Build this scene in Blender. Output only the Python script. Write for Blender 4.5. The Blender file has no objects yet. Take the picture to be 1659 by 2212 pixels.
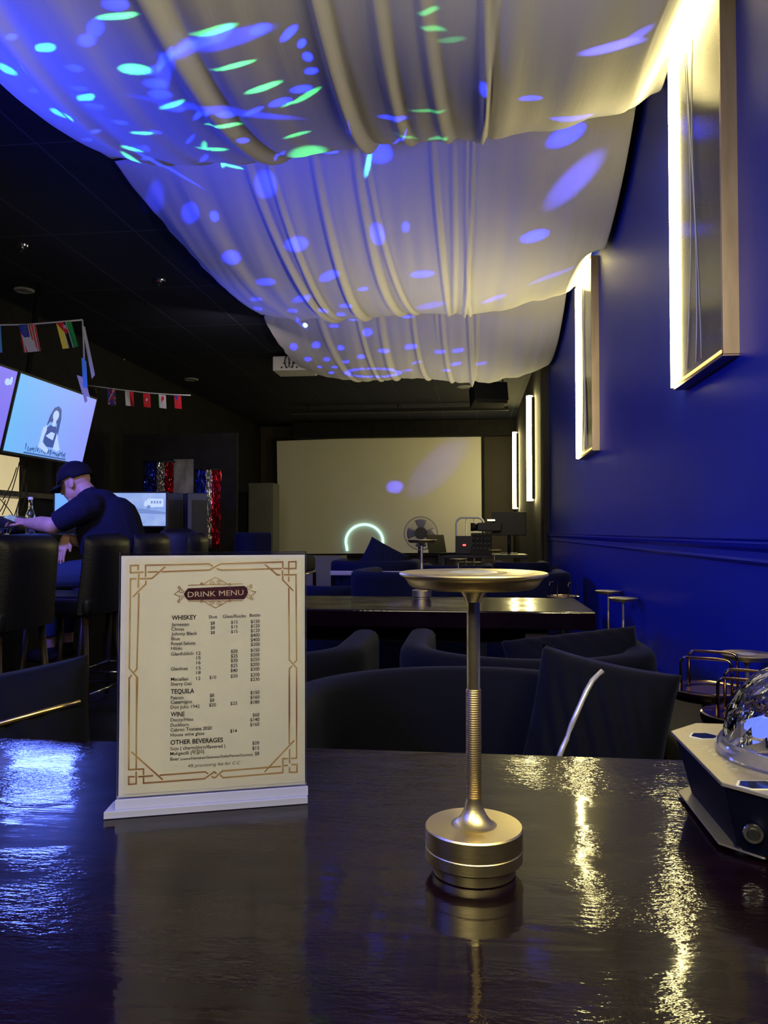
import bpy, bmesh, math, random
from mathutils import Vector, Matrix, noise
random.seed(7)
PI = math.pi
R = math.radians
C = bpy.context.scene.collection
sc = bpy.context.scene

# ------------------------------------------------------------------ camera
EYE = 1.07                     # lens height above the floor
YAW, PITCH, FPX = R(6.5), R(1.45), 1660.0
cd = bpy.data.cameras.new('camera'); cam = bpy.data.objects.new('camera', cd); C.objects.link(cam)
cd.sensor_fit = 'VERTICAL'; cd.sensor_height = 36.0; cd.lens = FPX / 2212 * 36
cd.clip_start = .02; cd.clip_end = 60
cam.location = (0, 0, EYE)
cam.rotation_euler = (PI / 2 + PITCH, 0, YAW)
sc.camera = cam
M_cam = Matrix.Rotation(YAW, 3, 'Z') @ Matrix.Rotation(PI / 2 + PITCH, 3, 'X')
FW = M_cam @ Vector((0, 0, -1))

# ------------------------------------------------------------------ world, lights, exposure
w = bpy.data.worlds.new('world'); sc.world = w; w.use_nodes = True
w.node_tree.nodes['Background'].inputs[0].default_value = (.02, .03, .12, 1)
w.node_tree.nodes['Background'].inputs[1].default_value = .02
sc.view_settings.view_transform = 'Standard'
sc.view_settings.look = 'None'
sc.view_settings.gamma = 1
sc.view_settings.use_curve_mapping = False
sc.view_settings.exposure = 0.0

def area(name, loc, target, size, power, color, size_y=None):
    l = bpy.data.lights.new(name, 'AREA'); l.energy = power; l.color = color; l.size = size
    if size_y: l.shape = 'RECTANGLE'; l.size_y = size_y
    o = bpy.data.objects.new(name, l); C.objects.link(o); o.location = loc
    o.rotation_euler = (Vector(target) - Vector(loc)).to_track_quat('-Z', 'Y').to_euler()
    return o

WARM = (1.0, .85, .35)
LED_STRENGTH = 48
area('blue_wash_fill', (-2.5, 1.2, 1.5), (-1.65, 2.9, 2.75), .3, 14, (.05, .07, 1)).data.spread = R(58)  # added unseen light, stands in for the room's blue wash on the near cloth
area('blue_wash_fill', (-2.5, 5.0, 1.9), (-1.35, 6.2, 2.8), .25, 3.2, (.05, .07, 1)).data.spread = R(80)  # added fill, blue on the left of the middle swag
area('blue_wash_fill', (-3.15, 5.25, 2.1), (.8, 4.9, .7), .25, 10, (.03, .06, 1)).data.spread = R(85)  # added fill for the blue light on the right wall
area('blue_streak_fill', (-2.98, 5.1, 2.15), (-.4, .9, .76), .42, 1.9, (.10, .16, 1)).data.spread = R(50)  # added to throw a pale blue streak on the table, no such fixture
area('warm_cloth_fill', (.74, .15, 2.1), (-.9, 1.9, 2.7), .10, 13, (1, .88, .45), 1.2)  # added fill warming the near cloth, stands in for an unseen mirror panel
area('warm_swag_fill', (.45, 4.3, 1.25), (-.5, 5.7, 2.8), .25, 9, (1, .88, .50)).data.spread = R(110)  # added fill, light only, warms the middle swag from below
area('warm_swag_fill', (.2, 7.2, 1.3), (-.5, 8.3, 2.8), .25, 5, (1, .88, .50)).data.spread = R(110)  # same added fill for the far swag
area('blue_wash_fill', (-1.7, .2, 1.9), (.8, 2.9, .9), .4, 11, (.04, .08, 1)).data.spread = R(75)  # added fill, blue wash on the nearer wall
area('blue_wash_fill', (-2.75, 2.6, 2.3), (-2.5, 4.6, 1.2), .3, 14, (.13, .13, 1)).data.spread = R(60)  # added fill, blue light on the seated man
area('warm_menu_fill', (.70, -.5, 2.2), (-.3, .9, .9), .1, 24, (1, .88, .50), 1.1)  # added behind the camera to light the menu, replaces unseen LED panels
area('warm_rear_fill', (-.5, -1.3, 2.5), (-.3, 1.0, .9), 1.1, 52, (1, .90, .58))  # added broad fill behind the camera, for the menu and brass reflections

def ray(px, py):
    return (M_cam @ Vector(((px - 829.5) / FPX, -(py - 1106) / FPX, -1)))
O0 = Vector((0, 0, EYE))
def onX(px, py, X): d = ray(px, py); return O0 + d * (X / d.x)
def onY(px, py, Y): d = ray(px, py); return O0 + d * (Y / d.y)
def onZ(px, py, Z): d = ray(px, py); return O0 + d * ((Z - EYE) / d.z)
def atD(px, py, D): return O0 + ray(px, py) * D
def on_plane(px, py, p0, n):
    d = ray(px, py); return O0 + d * ((p0 - O0).dot(n) / d.dot(n))

# ------------------------------------------------------------------ materials
MATS = {}
def principled(name, col, rough=.5, metal=0., spec=.5, emit=None, es=0., trans=0., coat=0., sheen=0., ior=1.45, aniso=0.):
    if name in MATS: return MATS[name]
    m = bpy.data.materials.new(name); m.use_nodes = True
    b = m.node_tree.nodes['Principled BSDF']
    b.inputs['Base Color'].default_value = (*col, 1)
    b.inputs['Roughness'].default_value = rough
    b.inputs['Metallic'].default_value = metal
    b.inputs['Specular IOR Level'].default_value = spec
    b.inputs['IOR'].default_value = ior
    b.inputs['Transmission Weight'].default_value = trans
    b.inputs['Coat Weight'].default_value = coat
    b.inputs['Sheen Weight'].default_value = sheen
    b.inputs['Anisotropic'].default_value = aniso
    if emit: b.inputs['Emission Color'].default_value = (*emit, 1); b.inputs['Emission Strength'].default_value = es
    MATS[name] = m
    return m
class NT:
    def __init__(s, m): s.m = m; s.t = m.node_tree; s.N = s.t.nodes; s.L = s.t.links; s.b = s.N.get('Principled BSDF')
    def n(s, typ, **kw):
        nd = s.N.new(typ)
        for k, v in kw.items(): setattr(nd, k, v)
        return nd
    def inp(s, nd, i, v):
        if hasattr(v, 'is_output') or isinstance(v, bpy.types.NodeSocket): s.L.new(v, nd.inputs[i])
        else: nd.inputs[i].default_value = v
    def math(s, op, a, b=0., clamp=False):
        nd = s.n('ShaderNodeMath', operation=op, use_clamp=clamp); s.inp(nd, 0, a); s.inp(nd, 1, b); return nd.outputs[0]
    def vmath(s, op, a, b=None):
        nd = s.n('ShaderNodeVectorMath', operation=op); s.inp(nd, 0, a)
        if b is not None: s.inp(nd, 1, b)
        return nd
    def noise(s, vec, scale, detail=3, rough=.5, dist=0.):
        nd = s.n('ShaderNodeTexNoise'); s.L.new(vec, nd.inputs['Vector'])
        nd.inputs['Scale'].default_value = scale; nd.inputs['Detail'].default_value = detail
        nd.inputs['Roughness'].default_value = rough; nd.inputs['Distortion'].default_value = dist
        return nd.outputs[0]
    def mapping(s, vec, scale=(1, 1, 1), rot=(0, 0, 0)):
        nd = s.n('ShaderNodeMapping'); s.L.new(vec, nd.inputs[0]); nd.inputs['Scale'].default_value = scale
        nd.inputs['Rotation'].default_value = rot; return nd.outputs[0]
    def ramp(s, fac, stops):
        nd = s.n('ShaderNodeValToRGB'); s.L.new(fac, nd.inputs[0]); e = nd.color_ramp.elements
        while len(e) < len(stops): e.new(.5)
        for el, (p, c) in zip(e, stops): el.position = p; el.color = (*c, 1)
        return nd.outputs[0]
    def bump(s, h, strength, dist=.01, normal=None):
        nd = s.n('ShaderNodeBump'); s.L.new(h, nd.inputs['Height']); nd.inputs['Strength'].default_value = strength
        nd.inputs['Distance'].default_value = dist
        if normal is not None: s.L.new(normal, nd.inputs['Normal'])
        return nd.outputs[0]
    def geo(s): return s.n('ShaderNodeNewGeometry').outputs['Position']
    def obj(s): return s.n('ShaderNodeTexCoord').outputs['Object']

def mat_noisy(name, c1, c2, scale, rough, bump=0., stretch=(1, 1, 1), spec=.5, metal=0., bdist=.003, sheen=0., det=4, coat=0.):
    if name in MATS: return MATS[name]
    m = principled(name, c1, rough, metal, spec, sheen=sheen, coat=coat); t = NT(m)
    v = t.mapping(t.obj(), stretch); f = t.noise(v, scale, det)
    t.L.new(t.ramp(f, [(.3, c1), (.7, c2)]), t.b.inputs['Base Color'])
    if bump: t.L.new(t.bump(f, bump, bdist), t.b.inputs['Normal'])
    return m

def mat_lacquer():
    m = principled('dark lacquered wood', (.018, .009, .010), .30, spec=.03, coat=.56); t = NT(m)
    t.b.inputs['Coat Roughness'].default_value = .055
    g = t.geo()
    grain = t.noise(t.mapping(g, (3.2, 30, 4)), 1.0, 4, .55, .4)
    lumps = t.noise(t.mapping(g, (30, 62, 8)), 1.0, 4, .65)
    wide = t.noise(t.mapping(g, (2.5, 7, 2)), 1.0, 2)
    fine = t.noise(t.mapping(g, (90, 300, 8)), 1.0, 2, .5)
    gate = t.ramp(t.noise(t.mapping(g, (5, 9, 2)), 1.0, 2), [(.40, (.05, .05, .05)), (.64, (1, 1, 1))])
    # plank seams
    sep = t.n('ShaderNodeSeparateXYZ'); t.L.new(g, sep.inputs[0])
    y = t.math('ADD', sep.outputs[1], t.math('MULTIPLY', wide, .004))
    fr = t.math('FRACT', t.math('DIVIDE', t.math('ADD', y, .036), .128))
    seam = t.math('LESS_THAN', t.math('ABSOLUTE', t.math('SUBTRACT', fr, .5)), .015)
    col = t.ramp(grain, [(.3, (.003, .001, .0025)), (.55, (.006, .002, .005)), (.8, (.012, .005, .007))])
    t.L.new(col, t.b.inputs['Base Color'])
    h = t.math('ADD', t.math('MULTIPLY', grain, .20), t.math('ADD', t.math('MULTIPLY', t.math('MULTIPLY', lumps, gate), .62), t.math('MULTIPLY', t.math('MULTIPLY', fine, gate), .22)))
    h = t.math('SUBTRACT', h, t.math('MULTIPLY', seam, 1.6))
    bn = t.bump(h, .95, .0018)
    t.L.new(bn, t.b.inputs['Normal']); t.L.new(bn, t.b.inputs['Coat Normal'])
    return m

def mat_fabric():
    m = principled('white sheer cloth', (.62, .60, .58), .75, spec=.2, sheen=.2); t = NT(m)
    g = t.geo()
    f = t.noise(t.mapping(g, (22, 2.2, 6)), 1.0, 4, .6, .6)
    f2 = t.noise(t.mapping(g, (400, 400, 400)), 1.0, 2)
    t.L.new(t.bump(t.math('ADD', f, t.math('MULTIPLY', f2, .05)), .24, .010), t.b.inputs['Normal'])
    return m

def mat_wall_blue():
    m = principled('deep blue painted wall', (.012, .020, .30), .42, spec=.35); t = NT(m)
    f = t.noise(t.mapping(t.geo(), (1, 60, 60)), 1.0, 3)
    t.L.new(t.bump(f, .10, .002), t.b.inputs['Normal'])
    t.L.new(t.ramp(t.noise(t.geo(), 2.0, 3), [(.3, (.009, .024, .27)), (.7, (.012, .029, .31))]), t.b.inputs['Base Color'])
    return m

def mat_ceiling():
    m = principled('black ceiling tile', (.03, .03, .035), .7, spec=.25); t = NT(m)
    g = t.geo(); sep = t.n('ShaderNodeSeparateXYZ'); t.L.new(g, sep.inputs[0])
    def line(s, off, step, wd):
        fr = t.math('FRACT', t.math('DIVIDE', t.math('ADD', s, off), step))
        return t.math('LESS_THAN', t.math('ABSOLUTE', t.math('SUBTRACT', fr, .5)), wd)
    ln = t.math('MAXIMUM', line(sep.outputs[0], .2, .61, .011), line(sep.outputs[1], .4, 1.22, .006))
    fl = t.noise(g, 60, 4)
    base = t.ramp(fl, [(.3, (.010, .012, .026)), (.7, (.017, .019, .038))])
    mx = t.n('ShaderNodeMix', data_type='RGBA'); t.L.new(ln, mx.inputs[0]); t.L.new(base, mx.inputs[6]); mx.inputs[7].default_value = (.045, .05, .08, 1)
    t.L.new(mx.outputs[2], t.b.inputs['Base Color'])
    t.L.new(t.bump(t.math('ADD', t.math('MULTIPLY', ln, 1.), t.math('MULTIPLY', fl, .15)), .4, .01), t.b.inputs['Normal'])
    return m

def mat_mirror_panel():
    m = principled('smoked mirror glass', (.05, .048, .045), .10, metal=.85, spec=.6); t = NT(m)
    g = t.geo()
    v = t.n('ShaderNodeTexVoronoi'); t.L.new(g, v.inputs['Vector']); v.inputs['Scale'].default_value = 75
    spk = t.math('LESS_THAN', v.outputs['Distance'], .10)
    keep = t.math('GREATER_THAN', t.noise(g, 9, 3), .48)
    s2 = t.math('MULTIPLY', spk, keep)
    mx = t.n('ShaderNodeMix', data_type='RGBA'); t.L.new(s2, mx.inputs[0]); mx.inputs[6].default_value = (.055, .052, .048, 1); mx.inputs[7].default_value = (.6, .56, .45, 1)
    t.L.new(mx.outputs[2], t.b.inputs['Base Color'])
    t.L.new(t.math('ADD', t.math('MULTIPLY', s2, .6), .14), t.b.inputs['Roughness'])
    t.L.new(t.bump(t.noise(g, 3, 2), .03, .01), t.b.inputs['Normal'])
    return m

def mat_brass():
    m = principled('brushed brass', (.80, .68, .38), .36, metal=1., aniso=.5); t = NT(m)
    f = t.noise(t.mapping(t.obj(), (30, 30, 900)), 1.0, 3)
    t.L.new(t.bump(f, .08, .0006), t.b.inputs['Normal'])
    t.L.new(t.math('ADD', t.math('MULTIPLY', f, .12), .30), t.b.inputs['Roughness'])
    return m
def mat_knurl():
    m = principled('knurled brass', (.52, .40, .22), .42, metal=1.); t = NT(m)
    wv = t.n('ShaderNodeTexWave', wave_type='BANDS', bands_direction='Z'); t.L.new(t.obj(), wv.inputs['Vector']); wv.inputs['Scale'].default_value = 150
    t.L.new(t.bump(wv.outputs['Fac'], .35, .0005), t.b.inputs['Normal'])
    return m
def mat_velvet(name, c, tuft=0.):
    m = principled(name, c, .85, spec=.15, sheen=.09); t = NT(m)
    t.b.inputs['Sheen Roughness'].default_value = .35
    t.b.inputs['Sheen Tint'].default_value = (.25, .3, .6, 1)
    f = t.noise(t.obj(), 160, 3)
    t.L.new(t.bump(f, .2, .003), t.b.inputs['Normal'])
    return m

M = dict(
    wood=mat_lacquer(), cloth=mat_fabric(), wall=mat_wall_blue(), ceil=mat_ceiling(), mirror=mat_mirror_panel(),
    brass=mat_brass(), knurl=mat_knurl(),
    darkwood=mat_noisy('dark wood edge', (.012, .006, .005), (.035, .02, .014), 5, .45, .3, (2, 20, 20), spec=.4, bdist=.002),
    velvet=mat_velvet('dark navy velvet', (.002, .0024, .006)),
    velvetb=mat_velvet('navy velvet', (.005, .007, .035)),
    piping=principled('silver braid', (.62, .62, .62), .35, metal=.5),
    gold=principled('gold trim', (.75, .55, .22), .28, metal=1.),
    bronze=principled('dark bronze', (.30, .20, .15), .16, metal=1.),
    copper=mat_noisy('bronze tray top', (.30, .19, .15), (.40, .28, .22), 40, .22, .15, metal=.9, bdist=.001),
    frame=mat_noisy('brushed bronze frame', (.30, .23, .17), (.38, .30, .22), 6, .38, .1, (8, 8, 1), metal=.85, bdist=.001),
    led=principled('warm led diffuser', (1, .95, .8), .4, emit=WARM, es=LED_STRENGTH),
    ledlow=principled('amber led edge', (1, .7, .3), .4, emit=(1, .45, .08), es=2.4),
    black=principled('black plastic', (.012, .012, .014), .45, spec=.4),
    matte=mat_noisy('matte black paint', (.010, .010, .012), (.016, .016, .018), 8, .8, .1, spec=.15),
    olive=mat_noisy('charcoal upholstery', (.05, .047, .040), (.065, .06, .05), 120, .85, .3, spec=.2, bdist=.002),
    floor=mat_noisy('dark floor', (.010, .009, .010), (.022, .018, .018), 3, .4, .1, spec=.4),
    bwall=mat_noisy('dark brown wall', (.045, .038, .030), (.055, .046, .036), 4, .6, .05, spec=.3),
    gloss=mat_noisy('glossy black cladding', (.012, .010, .010), (.02, .016, .014), 3, .72, .1, (4, 4, .3), spec=.5),
    leather=mat_noisy('black leather', (.004, .004, .008), (.007, .007, .012), 90, .42, .35, spec=.3, bdist=.003),
    chrome=principled('chrome', (.7, .7, .72), .15, metal=1.),
    steel=principled('white enamel steel', (.75, .75, .74), .35),
    screenc=mat_noisy('projection screen cloth', (.72, .70, .66), (.75, .73, .69), 2, .8, 0, spec=.1),
    grey=mat_noisy('grey painted panel', (.13, .13, .13), (.15, .15, .15), 5, .6, 0, spec=.3),
    acryl=principled('clear acrylic', (.95, .95, 1), .04, trans=1., ior=1.49),
    glass=principled('clear glass', (.97, .98, 1), .03, trans=1., ior=1.45),
    card=mat_noisy('cream card', (.83, .81, .72), (.85, .83, .74), 3, .55, 0, spec=.3),
    paper=principled('white card backing', (.85, .84, .82), .5, spec=.3),
    ink=principled('black ink', (.025, .022, .02), .6, spec=.2),
    maroon=principled('maroon ink', (.065, .010, .022), .5, spec=.3),
    skin=mat_noisy('skin', (.42, .24, .17), (.46, .27, .19), 20, .55, .05, spec=.35),
    shirt=mat_noisy('navy cotton shirt', (.008, .009, .022), (.011, .012, .03), 60, .9, .15, spec=.1),
    denim=mat_noisy('dark denim', (.02, .03, .07), (.03, .045, .09), 150, .85, .2, spec=.1),
    cap=mat_noisy('navy cap cloth', (.005, .005, .012), (.007, .007, .016), 90, .8, .15, spec=.15),
    hair=principled('short dark hair', (.012, .010, .010), .6),
)
def bm_gold():
    m = principled('bronze print', (.42, .22, .11), .5, metal=.15); t = NT(m)
    f = t.noise(t.geo(), 14, 1)
    t.L.new(t.ramp(f, [(.35, (.36, .17, .08)), (.6, (.58, .40, .17))]), t.b.inputs['Base Color'])
    return m
M['goldink'] = bm_gold()
def emis(name, col, s, base=(.02, .02, .02)): return principled(name, base, .25, emit=col, es=s)
def colr(name, col, rough=.8): return principled(name, col, rough, spec=.2)

# ------------------------------------------------------------------ mesh helpers
class MB:
    def __init__(s): s.bm = bmesh.new(); s.mi = 0
    def _new(s, fn):
        n0 = len(s.bm.faces); fn(); s.bm.faces.ensure_lookup_table()
        for f in s.bm.faces[n0:]: f.material_index = s.mi
    def faces(s, vs, fs, smooth=False):
        v = [s.bm.verts.new(p) for p in vs]
        for f in fs:
            try:
                q = s.bm.faces.new([v[i] for i in f]); q.material_index = s.mi; q.smooth = smooth
            except ValueError: pass
        return s
    def box(s, c, size, rot=None, bev=0.):
        m = Matrix.LocRotScale(Vector(c), rot.to_quaternion() if rot else None, Vector(size))
        tb = bmesh.new(); bmesh.ops.create_cube(tb, size=1); bmesh.ops.transform(tb, matrix=m, verts=tb.verts)
        if bev: bmesh.ops.bevel(tb, geom=list(tb.edges), offset=bev, segments=3, profile=.6, affect='EDGES', clamp_overlap=True)
        s.merge(tb, smooth=False); return s
    def merge(s, tb, smooth=None):
        mp = {v: s.bm.verts.new(v.co) for v in tb.verts}
        for f in tb.faces:
            try:
                q = s.bm.faces.new([mp[v] for v in f.verts]); q.material_index = s.mi; q.smooth = f.smooth if smooth is None else smooth
            except ValueError: pass
        tb.free()
    def cyl(s, a, b, r0, r1=None, seg=20, cap=True):
        a, b = Vector(a), Vector(b); r1 = r0 if r1 is None else r1
        q = (b - a).to_track_quat('Z', 'Y').to_matrix()
        vs = []
        for p, r in ((a, r0), (b, r1)):
            for i in range(seg):
                an = 2 * PI * i / seg; vs.append(p + q @ Vector((r * math.cos(an), r * math.sin(an), 0)))
        fs = [(i, (i + 1) % seg, seg + (i + 1) % seg, seg + i) for i in range(seg)]
        v = [s.bm.verts.new(p) for p in vs]
        for f in fs: g = s.bm.faces.new([v[k] for k in f]); g.smooth = True; g.material_index = s.mi
        if cap:
            for ring in (v[:seg][::-1], v[seg:]): g = s.bm.faces.new(ring); g.material_index = s.mi
        return s
    def lathe(s, prof, c=(0, 0, 0), seg=48, sharp=30):
        c = Vector(c); rings = []
        for r, z in prof:
            rings.append([s.bm.verts.new(c + Vector((r * math.cos(2 * PI * i / seg), r * math.sin(2 * PI * i / seg), z))) for i in range(seg)] if r > 1e-6 else [s.bm.verts.new(c + Vector((0, 0, z)))])
        for a, b in zip(rings, rings[1:]):
            for i in range(seg):
                j = (i + 1) % seg
                if len(a) == 1 and len(b) == 1: continue
                if len(a) == 1: f = [a[0], b[j], b[i]]
                elif len(b) == 1: f = [a[i], a[j], b[0]]
                else: f = [a[i], a[j], b[j], b[i]]
                g = s.bm.faces.new(f); g.smooth = True; g.material_index = s.mi
        return s
    def tube(s, pts, r, seg=8, closed=False):
        pts = [Vector(p) for p in pts]; n = len(pts); rings = []
        rr = r if isinstance(r, (list, tuple)) else [r] * n
        up = None
        for i, p in enumerate(pts):
            if closed: d = pts[(i + 1) % n] - pts[i - 1]
            else: d = pts[min(i + 1, n - 1)] - pts[max(i - 1, 0)]
            d.normalize()
            if up is None: up = d.orthogonal().normalized()
            up = (up - d * up.dot(d)).normalized(); sd = d.cross(up)
            rings.append([s.bm.verts.new(p + (up * math.cos(2 * PI * k / seg) + sd * math.sin(2 * PI * k / seg)) * rr[i]) for k in range(seg)])
        for i in range(n if closed else n - 1):
            a, b = rings[i], rings[(i + 1) % n]
            for k in range(seg):
                g = s.bm.faces.new([a[k], a[(k + 1) % seg], b[(k + 1) % seg], b[k]]); g.smooth = True; g.material_index = s.mi
        if not closed:
            for rg in (rings[0][::-1], rings[-1]): g = s.bm.faces.new(rg); g.material_index = s.mi
        return s
    def prism(s, poly, h, origin=(0, 0, 0), ex=(1, 0, 0), ey=(0, 1, 0), ez=(0, 0, 1), top=1.):
        o, ex, ey, ez = map(Vector, (origin, ex, ey, ez)); n = len(poly)
        cx = sum(p[0] for p in poly) / n; cy = sum(p[1] for p in poly) / n
        a = [s.bm.verts.new(o + ex * x + ey * y) for x, y in poly]
        b = [s.bm.verts.new(o + ex * (cx + (x - cx) * top) + ey * (cy + (y - cy) * top) + ez * h) for x, y in poly]
        fs = [a[::-1], b] + [[a[i], a[(i + 1) % n], b[(i + 1) % n], b[i]] for i in range(n)]
        for f in fs: g = s.bm.faces.new(f); g.material_index = s.mi
        return s
    def sphere(s, c, r, seg=16, scale=(1, 1, 1), rot=None):
        tb = bmesh.new(); bmesh.ops.create_uvsphere(tb, u_segments=seg, v_segments=max(6, seg // 2), radius=r)
        m = Matrix.LocRotScale(Vector(c), rot.to_quaternion() if rot else None, Vector(scale)); bmesh.ops.transform(tb, matrix=m, verts=tb.verts)
        s.merge(tb, smooth=True); return s
    def m(s, i): s.mi = i; return s
    def build(s, name, mats, parent=None, sharp=None, bevel=0., loc=None, sub=0, remesh=0., normals=True):
        if normals: bmesh.ops.recalc_face_normals(s.bm, faces=s.bm.faces)
        me = bpy.data.meshes.new(name); s.bm.to_mesh(me); s.bm.free()
        o = bpy.data.objects.new(name, me); C.objects.link(o)
        for mm in (mats if isinstance(mats, (list, tuple)) else [mats]): me.materials.append(mm)
        if parent: o.parent = parent
        if loc is not None: o.location = loc
        if remesh:
            md = o.modifiers.new('remesh', 'REMESH'); md.mode = 'VOXEL'; md.voxel_size = remesh; md.use_smooth_shade = True
            sm = o.modifiers.new('smooth', 'SMOOTH'); sm.iterations = 3; sm.factor = .5
        if bevel:
            md = o.modifiers.new('bevel', 'BEVEL'); md.width = bevel; md.segments = 3; md.limit_method = 'ANGLE'; md.angle_limit = R(40)
        if sub: md = o.modifiers.new('subsurf', 'SUBSURF'); md.levels = sub; md.render_levels = sub
        if sharp is not None:
            for p in me.polygons: p.use_smooth = True
            me.set_sharp_from_angle(angle=R(sharp))
        return o
def tag(o, label=None, cat=None, group=None, kind=None):
    if label: o['label'] = label
    if cat: o['category'] = cat
    if group: o['group'] = group
    if kind: o['kind'] = kind
    return o
def thing(name, label, cat, loc=(0, 0, 0), rz=0., group=None):
    o = bpy.data.objects.new(name, None); C.objects.link(o); o.empty_display_size = .05
    o.location = loc; o.rotation_euler = (0, 0, rz); return tag(o, label, cat, group)
def dup(root, loc, rz, label, group=None):
    def cp(o, par):
        c = o.copy(); C.objects.link(c); c.parent = par
        for ch in o.children: cp(ch, c)
        return c
    r = cp(root, None); r.location = loc; r.rotation_euler = (0, 0, rz); r['label'] = label
    if group: r['group'] = group
    return r
def rounded(poly, r, n=5):
    out = []
    m = len(poly)
    for i in range(m):
        p0, p1, p2 = Vector(poly[i - 1]), Vector(poly[i]), Vector(poly[(i + 1) % m])
        a = p1 + (p0 - p1).normalized() * r; b = p1 + (p2 - p1).normalized() * r
        for k in range(n + 1):
            t = k / n; out.append(tuple((1 - t) ** 2 * a + 2 * t * (1 - t) * p1 + t * t * b))
    return out

# ------------------------------------------------------------------ the room
WX, CEIL, YB, XL = .80, EYE + 2.10, 15.0, -4.2
def struct(name, mb, m, **k): o = mb.build(name, m, **k); o['kind'] = 'structure'; return o
struct('floor', MB().box(((WX + XL) / 2, 6.2, -.05), (WX - XL + .4, 18, .1)), M['floor'])
struct('ceiling', MB().box(((WX + XL) / 2, 6.2, CEIL + .05), (WX - XL + .4, 18, .1)), M['ceil'])
struct('wall_right', MB().box((WX + .05, 2.65, CEIL / 2), (.1, 10.8, CEIL)), M['wall'])
struct('wall_right_far', MB().box((WX + .05, 11.6, CEIL / 2), (.1, 7.1, CEIL)), M['gloss'])
struct('wall_back', MB().box(((WX + XL) / 2, YB + .05, CEIL / 2), (WX - XL + .3, .1, CEIL)), M['bwall'])
struct('wall_left', MB().box((XL - .05, 6.2, CEIL / 2), (.1, 18, CEIL)), M['matte'])
struct('wall_front', MB().box(((WX + XL) / 2, -2.75, CEIL / 2), (WX - XL + .3, .1, CEIL)), M['matte'])
# black column where the blue paint ends
struct('trim_1', MB().box((WX - .03, 8.22, CEIL / 2), (.06, .34, CEIL)).box((WX - .045, 8.12, CEIL / 2), (.03, .04, CEIL)), M['gloss'])
# moulded dado rail on the blue wall
rail = [(0, 0), (.012, .002), (.020, .012), (.012, .022), (.012, .045), (.026, .060), (.030, .075), (.026, .084), (.034, .090), (.034, .098), (0, .098)]
mb = MB(); vs = []
for Y in (-2.6, 8.05):
    for a, b in rail: vs.append((WX - a, Y, EYE - .113 * WX - .003 + b * .80))
n = len(rail)
mb.faces(vs, [(i, (i + 1) % n, n + (i + 1) % n, n + i) for i in range(n)] + [tuple(range(n)), tuple(range(2 * n - 1, n - 1, -1))])
struct('trim_2', mb, M['wall'])
struct('baseboard_right', MB().box((WX - .01, 2.7, .06), (.02, 10.7, .12)), M['wall'])

# ------------------------------------------------------------------ draped cloth swags
def lerp(tab, x):
    if x <= tab[0][0]: return tab[0][1]
    for (a, va), (b, vb) in zip(tab, tab[1:]):
        if x <= b: t = (x - a) / (b - a); return va + (vb - va) * t
    return tab[-1][1]
# lowest line of each swag as seen from the doorway side, used to find how far the cloth sags at each width
HEM = [[(-200, 60), (0, 222), (100, 285), (200, 330), (270, 350), (400, 362), (530, 366), (650, 350), (720, 334), (790, 318), (900, 318), (1030, 316), (1150, 298), (1250, 272), (1370, 246), (1430, 195), (1500, 150)],
       [(200, 300), (300, 430), (350, 520), (400, 590), (450, 635), (520, 670), (600, 688), (700, 696), (800, 690), (870, 682), (985, 684), (1030, 684), (1120, 666), (1200, 646), (1250, 630), (1290, 590)],
       [(560, 640), (600, 740), (640, 785), (700, 816), (760, 826), (850, 822), (930, 820), (990, 828), (1040, 830), (1120, 818), (1170, 800), (1200, 765)]]
MI = M_cam.transposed()
def project(p):
    q = MI @ (Vector(p) - O0); return 829.5 + FPX * q.x / -q.z, 1106 - FPX * q.y / -q.z
XS = [-1.98, -1.9, -1.8, -1.65, -1.5, -1.3, -1.1, -.9, -.7, -.5, -.3, -.1, .1, .3, .5, .62, .70, .765]
SHP = .80
def bound(i, X):
    u = (X + 1.98) / 2.745
    return (1.30, 4.05 - .50 * u, 7.15 - 1.05 * u, 9.75 - 1.0 * u)[i]
def calib(k):
    out = []
    for X in XS:
        lo, hi = .9, 2.04
        for _ in range(18):
            mid = (lo + hi) / 2; best = (-1e9, 0); y0, y1 = bound(k - 1, X), bound(k, X)
            for j in range(6, 50):
                sx = j / 50; z = 2.07 - (2.07 - mid) * (4 * sx * (1 - sx)) ** SHP
                px, py = project((X, y0 + (y1 - y0) * sx, EYE + z))
                if py > best[0]: best = (py, px)
            if best[0] > lerp(HEM[k - 1], best[1]): lo = mid
            else: hi = mid
        out.append((X, mid))
    return out
def smlerp(tab, x): return sum(lerp(tab, x + d) for d in (-.08, -.04, 0, .04, .08)) / 5
SW = []
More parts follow.
